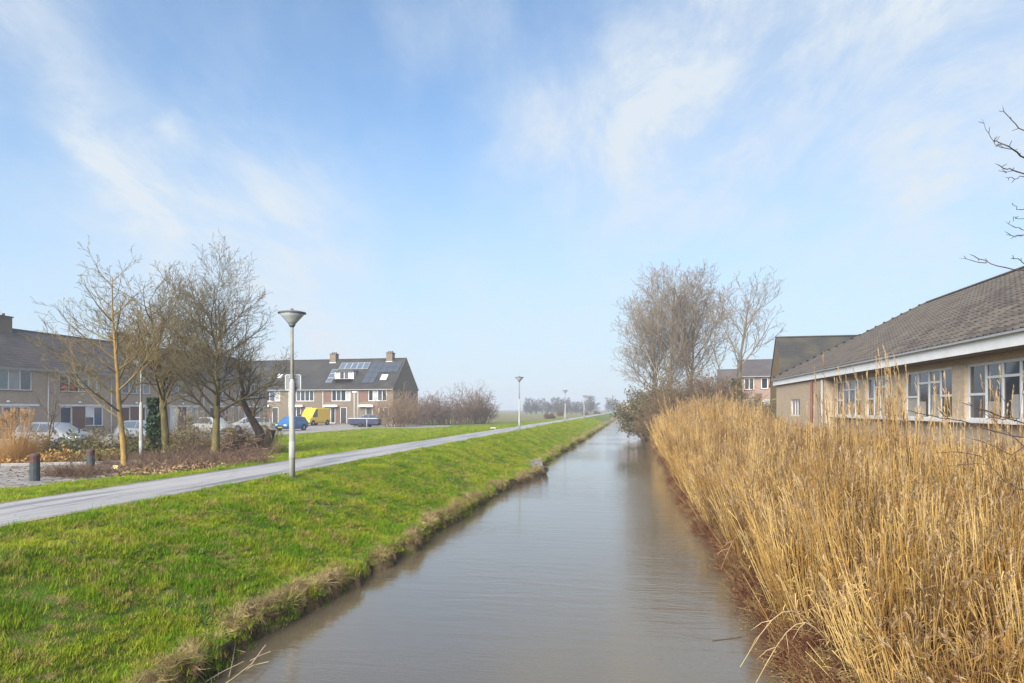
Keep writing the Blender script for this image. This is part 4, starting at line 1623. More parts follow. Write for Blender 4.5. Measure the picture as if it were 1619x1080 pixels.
# houses behind the school
m_brk_p = brick_mat('brick_pink', (.31, .205, .155), (.25, .165, .125), (.30, .25, .21), .4)
m_brk_o = brick_mat('brick_ochre', (.25, .17, .075), (.20, .135, .06), (.22, .18, .12), .3)
pk = W(1167, 88, 0)
ax3 = R(-8)
hp = house('pink_house', 'pink brick house with dark pitched roof between ivy clad tree and school', pk, ax3, 6.0, 7.5, 5.95, 8.15, m_brk_p,
           mat('roof_dark_grey', [(.05, .042, .042), (.085, .072, .070)], scale=.8, rough=.85), [(.75, 1.95, 4.1, 5.6, 'gg'), (2.8, 3.6, 4.2, 5.6, 'g')],
           [(1.0, 1.9, 1.2, 2.9, 'w'), (3.0, 3.8, 1.2, 2.9, 'w')], gable_left=True, gable_right=True, panels=[(.1, .74, .1, 3.6, m_brk_r), (2.0, 2.9, .1, 3.6, m_brk_r), (3.9, 5.9, .1, 3.6, m_brk_r)])
gh = W(1134, 106, 0)
house('grey_house', 'plain dark house end seen left of the ivy clad tree', gh, ax3, 4.6, 7, 4.5, 7.9, mat('brick_far_dark', [(.16, .125, .11), (.22, .17, .15)], scale=2, rough=.9), MATS['roof_dark_grey'],
      [(1.2, 2.0, 3.0, 4.0, 'g')], [(1.2, 2.0, .8, 2.0, 'g')], gable_left=True, gable_right=True)
ob = W(1238, 56, 0)
house('ochre_house', 'house with tall mossy roof and ochre gable rising behind the school roof', ob, R(-3), 9.5, 7.2, 3.9, 7.85, m_brk_o, m_roof_m,
      [(4.2, 5.6, 2.0, 3.3, 'gg')], [(1.0, 2.0, .1, 2.2, 'Dd')], gable_left=True, gable_right=True,
      solar=[(5.6, 3.3, 1.0, 1.6, m_panel_b), (6.62, 3.3, 1.0, 1.6, m_panel_b), (7.64, 3.3, 1.0, 1.6, m_panel_b)])


# ------------------------------------------------------------------ street lamps
m_lpole = mat('lamp_pole_grey', [(.22, .21, .195), (.36, .35, .325)], scale=3, rough=.6, stretch=(4, 4, .5))
m_lpole_top = mat('lamp_pole_upper', [(.13, .125, .105), (.22, .21, .18)], scale=5, rough=.7)
m_lhat = mat('lamp_hat', [(.10, .105, .11)], rough=.45)
m_lglass = mat('lamp_bowl', [(.36, .37, .38), (.46, .47, .48)], scale=8, rough=.25, spec=.6)


def lamp(label, base, H=4.05, group='street lamps along the path'):
    t = empty('street_lamp', base)
    tag(t, label, 'street lamp', group)
    lathe('pole', [(.070, -.3), (.070, 1.05), (.066, 2.24), (.056, 2.29), (.039, 2.31), (.036, H - .42)], m_lpole, t, n=14)
    lathe('door_collar', [(.071, .45), (.075, .46), (.075, .84), (.071, .85)], m_lpole, t, n=14)
    lathe('upper_pole', [(.0395, 2.36), (.0375, H - .40)], m_lpole_top, t, n=12)
    lathe('cone_socket', [(.05, H - .44), (.075, H - .40), (.085, H - .36)], m_lhat, t, n=16)
    lathe('bowl', [(.08, H - .37), (.13, H - .31), (.225, H - .20), (.305, H - .115)], m_lglass, t, n=24)
    hat = lathe('hat', [(.305, H - .118), (.332, H - .115), (.330, H - .085), (.23, H - .06), (.08, H - .045), (.05, H - .03), (.02, H + .01), (.005, H + .02)], m_lhat, t, n=24)
    lathe('bulb', [(.03, H - .35), (.05, H - .25), (.03, H - .13)], mat('bulb_white', [(.8, .8, .78)], rough=.3), t, n=10)
    return t


LX = -8.06
lamp1 = lamp('nearest street lamp, with the back of a square sign on its pole', (LX, 15.32, -.03))
sgn = empty('road_sign', (LX, 15.32, -.03))
tag(sgn, 'square grey sign plate seen from behind on the nearest lamp pole', 'sign')
Ms = Matrix.Rotation(R(9.9 + 4), 4, 'Z')
zs0 = (752 - 603) / 262 * 4.0
bm = bmesh.new()
add_box(bm, -.185, .185, .105, .112, zs0 - .18, zs0 + .19, Ms)
bmesh.ops.bevel(bm, geom=[e for e in bm.edges if abs((e.verts[0].co - e.verts[1].co).length - .007) < .002], offset=.03, segments=3, affect='EDGES')
obj('plate', bm, mat('sign_back', [(.13, .135, .14), (.19, .195, .20)], scale=3, rough=.55), sgn)
bm = bmesh.new()
for q in ((-.19, -.172, zs0 - .17, zs0 + .18), (.172, .19, zs0 - .17, zs0 + .18), (-.172, .172, zs0 - .19, zs0 - .172), (-.172, .172, zs0 + .178, zs0 + .196)):
    add_box(bm, q[0], q[1], .095, .118, q[2], q[3], Ms)
obj('rim', bm, mat('sign_rim', [(.42, .43, .44)], rough=.5), sgn)
bm = bmesh.new()
for zz in (zs0 - .10, zs0 + .11):
    add_box(bm, -.09, .09, .088, .104, zz, zz + .03, Ms)
obj('bracket', bm, m_zinc, sgn)

lamp('second street lamp along the path, beyond the lawn corner', (LX, 49.3, -.03))
lamp('third street lamp along the path, against the hazy treeline', (LX, 84.5, -.03))
lamp('fourth and smallest street lamp along the path', (LX, 119, -.03))
lamp('white street lamp between the orange trunk and the ivy clad tree', on_ground(223, 26.6), group='street lamps along the path')

# ------------------------------------------------------------------ bollards
m_bol = mat('bollard_dark', [(.022, .030, .032), (.05, .06, .062)], scale=6, rough=.7)
m_bolr = mat('bollard_red', [(.06, .022, .018), (.10, .035, .028)], scale=9, rough=.7)


def bollard(label, base, H):
    t = empty('bollard', base)
    tag(t, label, 'bollard', 'wooden bollards on the paved lane')
    lathe('post', [(.125, -.2), (.122, H * .70)], m_bol, t, n=12, smooth=False)
    lathe('band', [(.118, H * .70), (.118, H * .72), (.119, H * .73), (.119, H * .86)], m_bolr, t, n=12, smooth=False)
    lathe('top', [(.128, H * .86), (.128, H * .95), (.10, H)], mat('bollard_top', [(.04, .026, .024), (.08, .045, .04)], scale=8, rough=.8), t, n=12, smooth=False)


bollard('nearer dark bollard with a red band, at the left edge of the paving', G(55, 761, -.30), .72)
bollard('farther dark bollard with a red band, before the yellowish shrub', G(143, 742, -.32), .62)


# ------------------------------------------------------------------ vehicles
def vehicle(name, label, cat, loc, rz, m_body, L=4.1, Wd=1.72, H=1.47, kind='hatch', m_bumper=None):
    """lofted body: stations along x (front at +x), cross sections with sill, flank, shoulder, glass line and roof"""
    t = empty(name, loc, rz)
    tag(t, label, cat)
    h = L / 2
    if kind == 'hatch':
        st = [  # x, bottom, belt, top, cabin half width factor
            (-h, .38, .72, .74, .80), (-h + .06, .30, .86, 1.00, .80), (-h + .30, .24, .92, H - .10, .74), (-h + .75, .20, .93, H - .02, .70), (-.15, .18, .92, H, .69),
            (.45, .18, .91, H - .06, .70), (1.05 * h / 2.05, .19, .90, .99, .80), (h - .42, .22, .80, .84, .86), (h - .12, .28, .66, .70, .84), (h, .34, .52, .55, .76)]
        cab = range(2, 6)
    elif kind == 'estate':
        st = [(-h, .38, .74, .76, .80), (-h + .07, .30, .88, 1.02, .80), (-h + .35, .24, .93, H - .12, .74), (-h + .9, .20, .94, H - .01, .70), (-.4, .18, .93, H, .69),
              (.35, .18, .92, H - .05, .70), (h - 1.05, .19, .92, 1.02, .80), (h - .45, .22, .86, .90, .86), (h - .12, .28, .72, .76, .84), (h, .34, .54, .57, .76)]
        cab = range(2, 6)
    else:       # van
        st = [(-h, .42, 1.05, H - .08, .90), (-h + .05, .36, 1.1, H - .02, .91), (-h + .5, .32, 1.12, H, .91), (-.3, .30, 1.12, H, .91), (h - 1.95, .30, 1.12, H - .01, .91),
              (h - 1.55, .30, 1.12, H - .10, .88), (h - .72, .30, 1.12, 1.22, .86), (h - .30, .32, 1.00, 1.05, .86), (h - .06, .36, .80, .84, .84), (h, .42, .62, .66, .78)]
        cab = range(4, 6)
    hw = Wd / 2
    bm = bmesh.new()
    rows = []
    for i, (x, zb, zs, zt, cf) in enumerate(st):
        ef = 1.0 if 0 < i < len(st) - 1 else .90
        if i in (0, len(st) - 1):
            wv = hw * .88
        else:
            wv = hw * ef
        pts = [(wv * .86, zb), (wv * .98, zb + .12), (wv, (zb + zs) / 2), (wv * .95, zs), (wv * cf, zt - .045), (wv * cf * .86, zt), (0, zt + .015)]
        row = [bm.verts.new((x, y, z)) for y, z in pts] + [bm.verts.new((x, -y, z)) for y, z in pts[-2::-1]]
        rows.append(row)
    n = len(rows[0])
    for i in range(len(rows) - 1):
        for j in range(n - 1):
            bm.faces.new((rows[i][j], rows[i + 1][j], rows[i + 1][j + 1], rows[i][j + 1]))
        bm.faces.new((rows[i][0], rows[i][n - 1], rows[i + 1][n - 1], rows[i + 1][0]))
    bm.faces.new(rows[0])
    bm.faces.new(rows[-1][::-1])
    P = [[v.co.copy() for v in r] for r in rows]
    # wheel arches are dark discs set into the flanks; body first
    obj('body', bm, m_body, t, smooth=kind != 'van')
    m_gl = mat('car_glass', [(.05, .06, .068)], rough=.06, spec=.9)

    def panel(nm, q, inset, m_, off=.012):
        q = [Vector(p_) for p_ in q]
        c_ = sum(q, Vector()) / len(q)
        nrm = (q[1] - q[0]).cross(q[2] - q[0]).normalized()
        ctr = Vector((0, 0, .9))
        if (c_ - Vector((c_.x, 0, .9))).dot(nrm) < 0 and abs(nrm.x) < .6:
            nrm = -nrm
        elif abs(nrm.x) >= .6 and nrm.x * (c_.x) < 0:
            nrm = -nrm
        q = [p_ + (c_ - p_) * inset + nrm * off for p_ in q]
        bm = bmesh.new()
        a_ = [bm.verts.new(p_) for p_ in q]
        bb = [bm.verts.new(p_ - nrm * .03) for p_ in q]
        bm.faces.new(a_)
        for k in range(len(q)):
            bm.faces.new((a_[k], a_[(k + 1) % len(q)], bb[(k + 1) % len(q)], bb[k]))
        return obj(nm, bm, m_, t)
    iw = cab[-1]
    for sgn in (0, 1):
        ja, jb = (3, 4) if not sgn else (n - 4, n - 5)
        ids = list(cab)
        for i in ids:
            panel('side_window', [P[i][ja], P[i + 1][ja], P[i + 1][jb], P[i][jb]] if i + 1 <= iw else [P[i][ja], P[i + 1][ja], P[i][jb]], .10, m_gl)
    panel('windscreen', [P[iw][4], P[iw][n - 5], P[iw + 1][n - 5], P[iw + 1][4]], .08, m_gl, .016)
    panel('windscreen_upper', [P[iw][5], P[iw][n - 6], P[iw][n - 5], P[iw][4]], .2, m_gl, .002)
    if kind != 'van':
        panel('rear_window', [P[1][4], P[1][n - 5], P[2][n - 5], P[2][4]], .12, m_gl, .016)
    wr = .31 if kind != 'van' else .35
    m_ty = mat('tyre', [(.018, .018, .018)], rough=.9)
    m_rim = mat('rim', [(.35, .36, .37)], rough=.35, metal=.6)
    for x in (-h + .78, h - .82):
        for s_ in (-1, 1):
            Mw = Matrix.Translation((x, s_ * (hw - .10), wr)) @ Matrix.Rotation(R(90), 4, 'X')
            wo_ = lathe('wheel', [(wr * .72, -.11), (wr * .95, -.11), (wr, -.08), (wr, .08), (wr * .95, .11), (wr * .72, .11)], m_ty, t, n=20, M=Mw)
            lathe('rim', [(wr * .74, -.105), (wr * .40, -.112), (.05, -.115), (.05, .115), (wr * .40, .112), (wr * .74, .105)], m_rim, wo_, n=16, M=Mw)
            Ma = Matrix.Translation((x, s_ * (hw - .02), wr + .02)) @ Matrix.Rotation(R(90), 4, 'X')
            lathe('wheel_arch', [(wr * 1.18, -.022), (wr * 1.2, 0), (wr * 1.18, .022)], mat('arch_dark', [(.02, .02, .022)], rough=.8), t, n=20, M=Ma)
    m_hl = mat('headlight', [(.70, .72, .74)], rough=.1, spec=.8)
    zf = st[-2][2]
    for s_ in (-1, 1):
        box('headlight', h - .20, h - .035, s_ * hw * .62 - .15, s_ * hw * .62 + .15, zf - .13, zf + .01, m_hl, t, bevel=.03)
        box('tail_light', -h - .012, -h + .08, s_ * hw * .74 - .10, s_ * hw * .74 + .08, .64, .90, mat('tail_red', [(.30, .02, .02)], rough=.25), t, bevel=.02)
        box('mirror', st[6][0] - .38, st[6][0] - .22, s_ * (hw + .09) - .09, s_ * (hw + .09) + .09, .95 if kind != 'van' else 1.2, 1.08 if kind != 'van' else 1.5, m_body if kind != 'van' else MATS['arch_dark'], t, bevel=.03)
    box('bumper', h - .10, h + .03, -hw * .80, hw * .80, .26, .46, m_bumper or mat('plastic_dark', [(.03, .032, .035)], rough=.6), t, bevel=.04)
    box('grille', h - .05, h + .016, -hw * .42, hw * .42, .48, .56, MATS['arch_dark'], t)
    box('number_plate', h + .032, h + .040, -.26, .26, .33, .44, mat('plate_yellow', [(.62, .46, .05)], rough=.5), t)
    return t


def carpaint(n, c):
    return mat(n, [c], rough=.25, spec=.6)


def heading(cam_deg):
    """front direction given as an angle in the camera's own ground plane: 0 = to the right, -90 = towards the camera"""
    return R(cam_deg) + A


vehicle('parked_car', 'silver estate car parked behind the rust coloured shrubs on the left', 'car', W(88, 38, -.6), heading(-14), carpaint('paint_silver', (.15, .155, .165)), L=4.3, H=1.48, kind='estate')
vehicle('parked_car', 'white car parked behind the trunk of the round headed tree', 'car', W(338, 60, -.6), heading(-30), carpaint('paint_white', (.27, .27, .265)), L=3.9, H=1.5)
vehicle('parked_car', 'white car seen between pampas plumes and the broken tree', 'car', W(394, 66, -.6), heading(-150), carpaint('paint_white', (.27, .27, .265)), L=4.0, H=1.44)
vehicle('parked_car', 'blue hatchback parked at the lawn edge behind the front lamp', 'car', W(461, 70, -.6), heading(-110), carpaint('paint_blue', (.03, .12, .30)), L=3.5, Wd=1.62, H=1.48)
vehicle('parked_car', 'pale grey car at the foot of the white lamp post', 'car', W(232, 46, -.6), heading(-20), carpaint('paint_grey', (.13, .145, .17)), L=4.0, H=1.45)
vehicle('delivery_van', 'bright yellow delivery van in front of the far house row', 'van', W(497, 93, -.6), heading(-108), carpaint('paint_yellow', (.78, .47, .03)), L=5.0, Wd=1.95, H=2.35, kind='van')
vehicle('parked_car', 'silver car mostly hidden behind the dark blue trailer', 'car', W(579, 91, -.6), heading(-160), carpaint('paint_silver', (.15, .155, .165)), L=4.1, H=1.5)

tr_ = empty('trailer', W(577, 84, -.6), heading(-4))
tag(tr_, 'long low trailer with dark navy sides standing beside the street sign', 'trailer')
box('side_panel', -1.85, 1.85, -.8, .8, .35, 1.02, mat('tarp_navy', [(.014, .018, .045), (.028, .034, .07)], scale=3, rough=.7), tr_, bevel=.03)
box('rim', -1.9, 1.9, -.84, .84, 1.022, 1.10, mat('trailer_rim', [(.45, .45, .47)], rough=.6), tr_, bevel=.02)
box('chassis', -1.8, 2.6, -.12, .12, .24, .348, MATS['plastic_dark'], tr_)
for s_ in (-1, 1):
    for x_ in (-.35, .35):
        lathe('wheel', [(.2, -.09), (.29, -.08), (.29, .08), (.2, .09)], MATS['tyre'], tr_, n=16, M=Matrix.Translation((x_, s_ * .92, .29)) @ Matrix.Rotation(R(90), 4, 'X'))

# ------------------------------------------------------------------ small street furniture
sp_ = empty('sign_post', W(560, 84, -.6))
tag(sp_, 'tall thin white post with a small flat name plate on top', 'sign post')
lathe('post', [(.055, -.3), (.05, 4.25)], mat('post_white', [(.40, .385, .37)], rough=.6), sp_, n=10)
box('plate', -.28, .32, -.02, .02, 4.26, 4.40, m_white, sp_, bevel=.008)
mp_ = empty('marker_post', W(580, 80, -.6))
tag(mp_, 'short thin pale post in front of the navy trailer', 'post')
lathe('post', [(.035, -.2), (.035, 1.0)], MATS['post_white'], mp_, n=8)
box('cap', -.04, .04, -.04, .04, 1.0, 1.03, m_zinc, mp_)
o = box('concrete_block', -.22, .22, -.14, .14, -.05, .16, mat('concrete_white', [(.30, .29, .275), (.40, .385, .37)], scale=4, rough=.9), None, bevel=.03)
o.location = (-10.95, 54, -.02)
tag(o, 'small pale concrete block at the path edge near the second street lamp', 'concrete block')
o = box('yellow_tub', -.11, .11, -.09, .09, -.02, .15, mat('tub_yellow', [(.55, .42, .14), (.66, .55, .26)], scale=8, rough=.7), None, bevel=.03)
o.location = on_ground(184, 21.8)
tag(o, 'small pale yellow tub lying in the leaf litter left of the orange trunk', 'tub')

# outfall slab and pipe on the bank
of = empty('outfall', W(849, 31.2, -.98), R(14))
tag(of, 'tilted grey concrete slab over a drain pipe at the water edge', 'drain outfall')
Mo = Matrix.Rotation(R(-18), 4, 'X') @ Matrix.Rotation(R(-10), 4, 'Y')
box('slab', -.27, .27, -.05, .05, -.10, .24, mat('concrete_grey', [(.075, .070, .058), (.14, .13, .11)], scale=5, rough=.9, bump=.006), of, bevel=.012, M=Mo)
box('slab_top', -.29, .29, -.07, .07, .242, .275, mat('concrete_pale', [(.17, .16, .13), (.26, .245, .21)], scale=5, rough=.9), of, bevel=.01, M=Mo)
Mp = Matrix.Translation((.34, -.26, -.20)) @ Matrix.Rotation(R(78), 4, 'X') @ Matrix.Rotation(R(20), 4, 'Z')
lathe('pipe', [(.13, -.4), (.13, .25), (.145, .26), (.145, .30), (.115, .30), (.11, -.1), (.02, -.12)], mat('pipe_dark', [(.045, .04, .035), (.09, .08, .07)], scale=6, rough=.8), of, n=16, M=Mp)

# ------------------------------------------------------------------ twigs reaching in from a tree on the right
nt = empty('overhanging_tree', on_ground(1790, 8.6))
tag(nt, 'leafless tree outside the right picture edge whose dark twigs reach in over the reeds', 'tree')
o0 = Vector(nt.location)
out = [[], []]
rng = random.Random(31)
tk = [o0 + Vector(q) for q in ((0, 0, -.2), (.02, 0, .8), (-.05, .05, 1.8), (.05, .0, 3.0), (.0, .1, 4.3), (.1, .1, 5.6), (.15, .15, 6.6))]
tube_obj('trunk', [([(p_ - o0)[:] for p_ in tk], [.19, .14, .12, .10, .08, .055, .03])], m_bark_dk, nt, sides=lambda r: 10)
tw = [
    ([(1780, 300), (1700, 240), (1619, 207), (1600, 190), (1585, 168)], .016), ([(1700, 300), (1640, 262), (1619, 250), (1603, 237), (1590, 230), (1573, 224), (1571, 222)], .020),
    ([(1601, 236), (1588, 233), (1573, 230), (1563, 212), (1552, 188)], .010), ([(1760, 320), (1660, 290), (1619, 275), (1600, 268), (1588, 266), (1574, 259)], .018),
    ([(1602, 270), (1590, 273), (1586, 272)], .008), ([(1619, 279), (1605, 283), (1588, 280)], .008),
    ([(1740, 360), (1650, 340), (1619, 332), (1608, 330), (1600, 321)], .012), ([(1619, 345), (1606, 345), (1602, 342)], .007),
    ([(1750, 400), (1660, 372), (1619, 363), (1606, 360), (1590, 350)], .012), ([(1640, 378), (1619, 372), (1604, 375), (1588, 366)], .012), ([(1604, 375), (1597, 378)], .006),
    ([(1790, 450), (1680, 432), (1619, 428), (1575, 420), (1555, 412), (1533, 402)], .016), ([(1560, 416), (1545, 414), (1516, 408)], .010),
    ([(1700, 450), (1640, 425), (1619, 416), (1604, 407), (1598, 410)], .012),
    ([(1780, 720), (1690, 700), (1619, 692), (1570, 682), (1530, 668), (1500, 662), (1460, 655), (1432, 648)], .020),
    ([(1760, 700), (1660, 685), (1619, 670), (1575, 655), (1545, 645), (1520, 636)], .018), ([(1590, 662), (1565, 660), (1540, 642)], .010),
    ([(1500, 662), (1490, 655), (1478, 642)], .008), ([(1700, 760), (1640, 720), (1600, 690), (1570, 662), (1548, 640)], .013),
    ([(1780, 830), (1690, 800), (1619, 776), (1590, 762), (1550, 720), (1520, 715), (1480, 716)], .014), ([(1550, 734), (1520, 735), (1497, 738)], .008),
    ([(1640, 690), (1600, 720), (1560, 700), (1525, 690)], .010), ([(1606, 668), (1585, 628), (1578, 616)], .008),
]
polys = []
for k, (px, r) in enumerate(tw):
    d0 = 8.6
    pts = []
    zcb = 8.6 - .3 * rng.random()
    for i, (u, v) in enumerate(px):
        zc = zcb - .25 * i * rng.uniform(.3, 1.0) * (1 if k % 2 else -.4)
        q = W(u, zc)
        q.z = EYE + (HV - v) / FPX * zc
        pts.append(q - o0)
    n = len(pts)
    # resample with a little crookedness
    P2, R2 = [], []
    for i in range(n - 1):
        for s_ in range(3):
            f = s_ / 3
            P2.append((pts[i].lerp(pts[i + 1], f) + Vector((rng.gauss(0, .006), rng.gauss(0, .006), rng.gauss(0, .006))))[:])
            R2.append(r * (1 - .75 * (i + f) / n) * rng.uniform(.85, 1.15) * .62)
    P2.append(pts[-1][:])
    R2.append(r * .12)
    if px[0][0] > 1690:
        # carry the branch back to the trunk
        zq = P2[0][2] - .5
        tq = min(tk, key=lambda p_: abs((p_ - o0).z - zq)) - o0
        mid = (tq + Vector(P2[0])) / 2
        P2 = [tq[:], (mid + Vector((0, 0, -.08)))[:]] + P2
        R2 = [r * 1.1, r * .85] + R2
    polys.append((P2, R2))
    for i in range(3, len(P2) - 1, 2):
        if rng.random() < .8:
            a_ = Vector(P2[i])
            d = (a_ - Vector(P2[i - 1])).normalized()
            d = (d + perp(d, rng) * .9).normalized()
            L = rng.uniform(.03, .09)
            polys.append(([a_[:], (a_ + d * L)[:]], [.004, .003]))
tube_obj('crown', polys, mat('twig_dark', [(.040, .026, .020), (.075, .050, .042)], scale=6, rough=.85), nt, sides=lambda r: 5)

# fallen dead twigs in the water at the near bank
fb = empty('fallen_branch', W(345, 7.6, WATER))
tag(fb, 'pale dead branch lying in the water at the near bank', 'fallen branch')
o0 = Vector(fb.location)
polys = []
for px, r in (([(330, 1100), (370, 1072), (398, 1050), (420, 1020)], .012), ([(380, 1064), (400, 1052), (425, 1046)], .007), ([(395, 1045), (412, 1036), (428, 1030)], .006),
              ([(325, 1078), (352, 1062), (385, 1046)], .008), ([(345, 1070), (347, 1040), (348, 1022)], .006), ([(362, 1070), (368, 1045), (372, 1018)], .006), ([(355, 1025), (375, 1028), (388, 1031)], .006)):
    pts = []
    for i, (u, v) in enumerate(px):
        q = G(u, v, WATER + .03 + .04 * i)
        pts.append((q - o0)[:])
    polys.append((pts, [r * (1 - .6 * i / len(pts)) for i in range(len(pts))]))
tube_obj('branches', polys, mat('dead_pale', [(.26, .20, .13), (.40, .32, .22)], scale=8, rough=.9), fb, sides=lambda r: 5)

# ------------------------------------------------------------------ far things
m_far_tw = mat('far_twig', [(.07, .058, .050), (.13, .11, .095)], scale=.3, rough=.95)
fars = []
for k in range(4):
    rng = random.Random(900 + k)
    P = dict(BASEP)
    P.update(levels=4, seg=[8, 6, 5, 4], nch=[26, 9, 7, 0], t0=[.04, .12, .1, 0], ang=[48, 42, 40, 40], ratio=[.45, .5, .55, .5], s0=[1, 1, 1, 1], s1=[.5, .6, .6, 1], rr=[.45, .5, .6, .5],
             up=[.02, .08, .05, .02], rmin=.035, Lref=[1, 2.2, 1.2, 1])
    out = [[], []]
    grow(rng, Vector((0, 0, -.2)), Vector((0, 0, 1)), 5.6, .14, 0, P, out)
    fars.append(tubes(out[0], lambda r: 5) + tubes(out[1], lambda r: 3))
far_me = []
for v1, f1, v2, f2 in fars:
    a_, c_ = np_mesh('trunk', v1, f1, True), np_mesh('crown', v2, f2)
    a_.materials.append(m_far_tw)
    c_.materials.append(m_far_tw)
    far_me.append((a_, c_))
far_list = [(833, 300, .95), (840, 305, 1.25), (848, 308, 1.1), (858, 300, 1.2), (866, 312, .9), (874, 305, 1.3), (882, 300, 1.0), (889, 310, 1.25), (897, 305, 1.2),
            (904, 312, .95), (911, 300, .9), (918, 305, 1.0), (926, 300, .9), (934, 290, 1.35), (962, 380, 1.2), (969, 385, 1.35), (976, 382, 1.1)]
wrd = ['first', 'second', 'third', 'fourth', 'fifth', 'sixth', 'seventh', 'eighth', 'ninth', 'tenth', 'eleventh', 'twelfth', 'thirteenth']
for i, (u, zc, s_) in enumerate(far_list):
    lab = (wrd[i] + ' tree from the left in the hazy treeline beyond the lamps') if i < 13 else \
        ['roundest far tree, right end of the hazy treeline', 'far tree left of the distant reddish barn', 'tallest far tree beside the distant reddish barn', 'far tree touching the distant reddish barn'][i - 13]
    t = empty('far_tree', on_ground(u, zc), random.Random(i).uniform(0, 6))
    tag(t, lab, 'tree', 'hazy far trees')
    t.scale = (s_ * 1.3, s_ * 1.3, s_ * .95)
    a_, c_ = far_me[i % 4]
    link('trunk', a_, None, t)
    link('crown', c_, None, t)
for i, (u, zc, H, Wd, lab) in enumerate(((866, 138, 1.3, 1.6, 'low russet shrub on the field left of the third lamp'), (873, 140, 1.1, 1.6, 'low russet shrub touching the third lamp from the left'),
                                         (886, 200, 2.2, 1.8, 'small dark lone shrub in the hazy field'), (925, 210, 1.2, 3.4, 'low dark shrub line under the fourth lamp'), (943, 230, 1.2, 3.0, 'dark low shrub near the far path end'))):
    shrub('field_shrub', lab, on_ground(u, zc), H, Wd, 600 + i, m_st_br, None, stems=40, lv=3, thick=.03, rmin=.02, spread=.7, group='low shrubs in the far field')
barn = empty('barn', W(1000, 430, -.4), R(6))
tag(barn, 'distant low barn with reddish roof at the canal end', 'barn')
box('wall', -10, 13, -4, 4, -.5, 2.2, mat('barn_wall', [(.26, .20, .17)], rough=.9), barn)
bm = bmesh.new()
v_ = [bm.verts.new(q) for q in ((-10.3, -4.4, 2.0), (13.3, -4.4, 2.0), (13.3, 4.4, 2.0), (-10.3, 4.4, 2.0), (-10.3, 0, 5.4), (13.3, 0, 5.4))]
for f in ((0, 1, 5, 4), (3, 4, 5, 2), (0, 4, 3), (1, 2, 5), (0, 3, 2, 1)):
    bm.faces.new([v_[i] for i in f])
obj('roof', bm, mat('barn_roof', [(.22, .12, .09), (.28, .17, .13)], scale=.4, rough=.9), barn)
for i in range(3):
    box('window', -6 + 6 * i, -4.6 + 6 * i, -4.06, -4.002, .6, 1.6, m_pane, barn)
cul = empty('culvert', (-1.2, CANAL_END - .5, WATER))
tag(cul, 'dark timber faced dam closing the far end of the canal', 'dam')
for i in range(14):
    box('plank', -4.6 + i * .5, -4.12 + i * .5, -.1, .1, -.5, 1.35 + .05 * math.sin(i * 2.1), mat('timber_dark', [(.05, .04, .03), (.09, .075, .055)], scale=2, rough=.9), cul)
box('waling', -4.7, 3.1, -.2, -.104, .9, 1.1, MATS['timber_dark'], cul)


# ------------------------------------------------------------------ grass, reeds and litter (uncountable)
rng_np = np.random.default_rng(12)


def blades_mesh(name, n, rad, h, w, m, seed, lean=.5, segs=2, droop=.35):
    r = random.Random(seed)
    V, F = [], []
    for k in range(n):
        a = r.uniform(0, 2 * PI)
        q = math.sqrt(r.random()) * rad
        p_ = Vector((q * math.cos(a), q * math.sin(a), -.01))
        az_ = r.uniform(0, 2 * PI)
        out_ = Vector((math.cos(az_), math.sin(az_), 0))
        d = (Vector((0, 0, 1)) + out_ * r.uniform(.05, lean)).normalized()
        L = h * r.uniform(.5, 1.1)
        wv = Vector((-math.sin(az_), math.cos(az_), 0)) * w * r.uniform(.7, 1.2)
        b0 = len(V)
        for s_ in range(segs + 1):
            f = s_ / segs
            ww = wv * (1 - f * .85)
            V += [(p_ - ww)[:], (p_ + ww)[:]]
            d = (d + out_ * droop * .5 + Vector((0, 0, -droop * f))).normalized()
            p_ = p_ + d * L / segs
        F += [(b0 + 2 * i, b0 + 2 * i + 1, b0 + 2 * i + 3, b0 + 2 * i + 2) for i in range(segs)]
    me = np_mesh(name, V, F)
    me.materials.append(m)
    return me


def patch_mat(name, c_lush, c_yel, c_dry, scale=.7, dry=.60, dry_w=.1):
    """world-position patches so neighbouring tufts agree, plus a per-tuft shift"""
    m = bpy.data.materials.new(name)
    m.use_nodes = True
    m.node_tree.nodes.clear()
    b = NB(m.node_tree)
    out = b.n('ShaderNodeOutputMaterial')
    p = b.n('ShaderNodeBsdfPrincipled')
    p.inputs['Roughness'].default_value = .6
    p.inputs['Specular IOR Level'].default_value = .10
    pos = b.n('ShaderNodeNewGeometry').outputs['Position']
    oi = b.n('ShaderNodeObjectInfo')
    n1 = b.noise(pos, scale, 4, .6)
    n2 = b.noise(pos, scale * 3.1, 4, .65)
    f1 = b.smooth(b.math('ADD', n1.outputs[0], b.math('MULTIPLY', b.math('SUBTRACT', oi.outputs['Random'], .5), .30)), .34, .66)
    f2 = b.smooth(b.math('ADD', n2.outputs[0], b.math('MULTIPLY', b.math('SUBTRACT', oi.outputs['Random'], .5), .18)), dry, dry + dry_w)
    c = b.mix(f1, c_lush, c_yel)
    c = b.mix(f2, c, c_dry)
    b.link(c, p.inputs['Base Color'])
    tr = b.n('ShaderNodeBsdfTranslucent')
    b.link(c, tr.inputs[0])
    ms = b.n('ShaderNodeMixShader')
    ms.inputs[0].default_value = .3
    b.link(p.outputs[0], ms.inputs[1])
    b.link(tr.outputs[0], ms.inputs[2])
    b.link(ms.outputs[0], out.inputs[0])
    MATS[name] = m
    return m


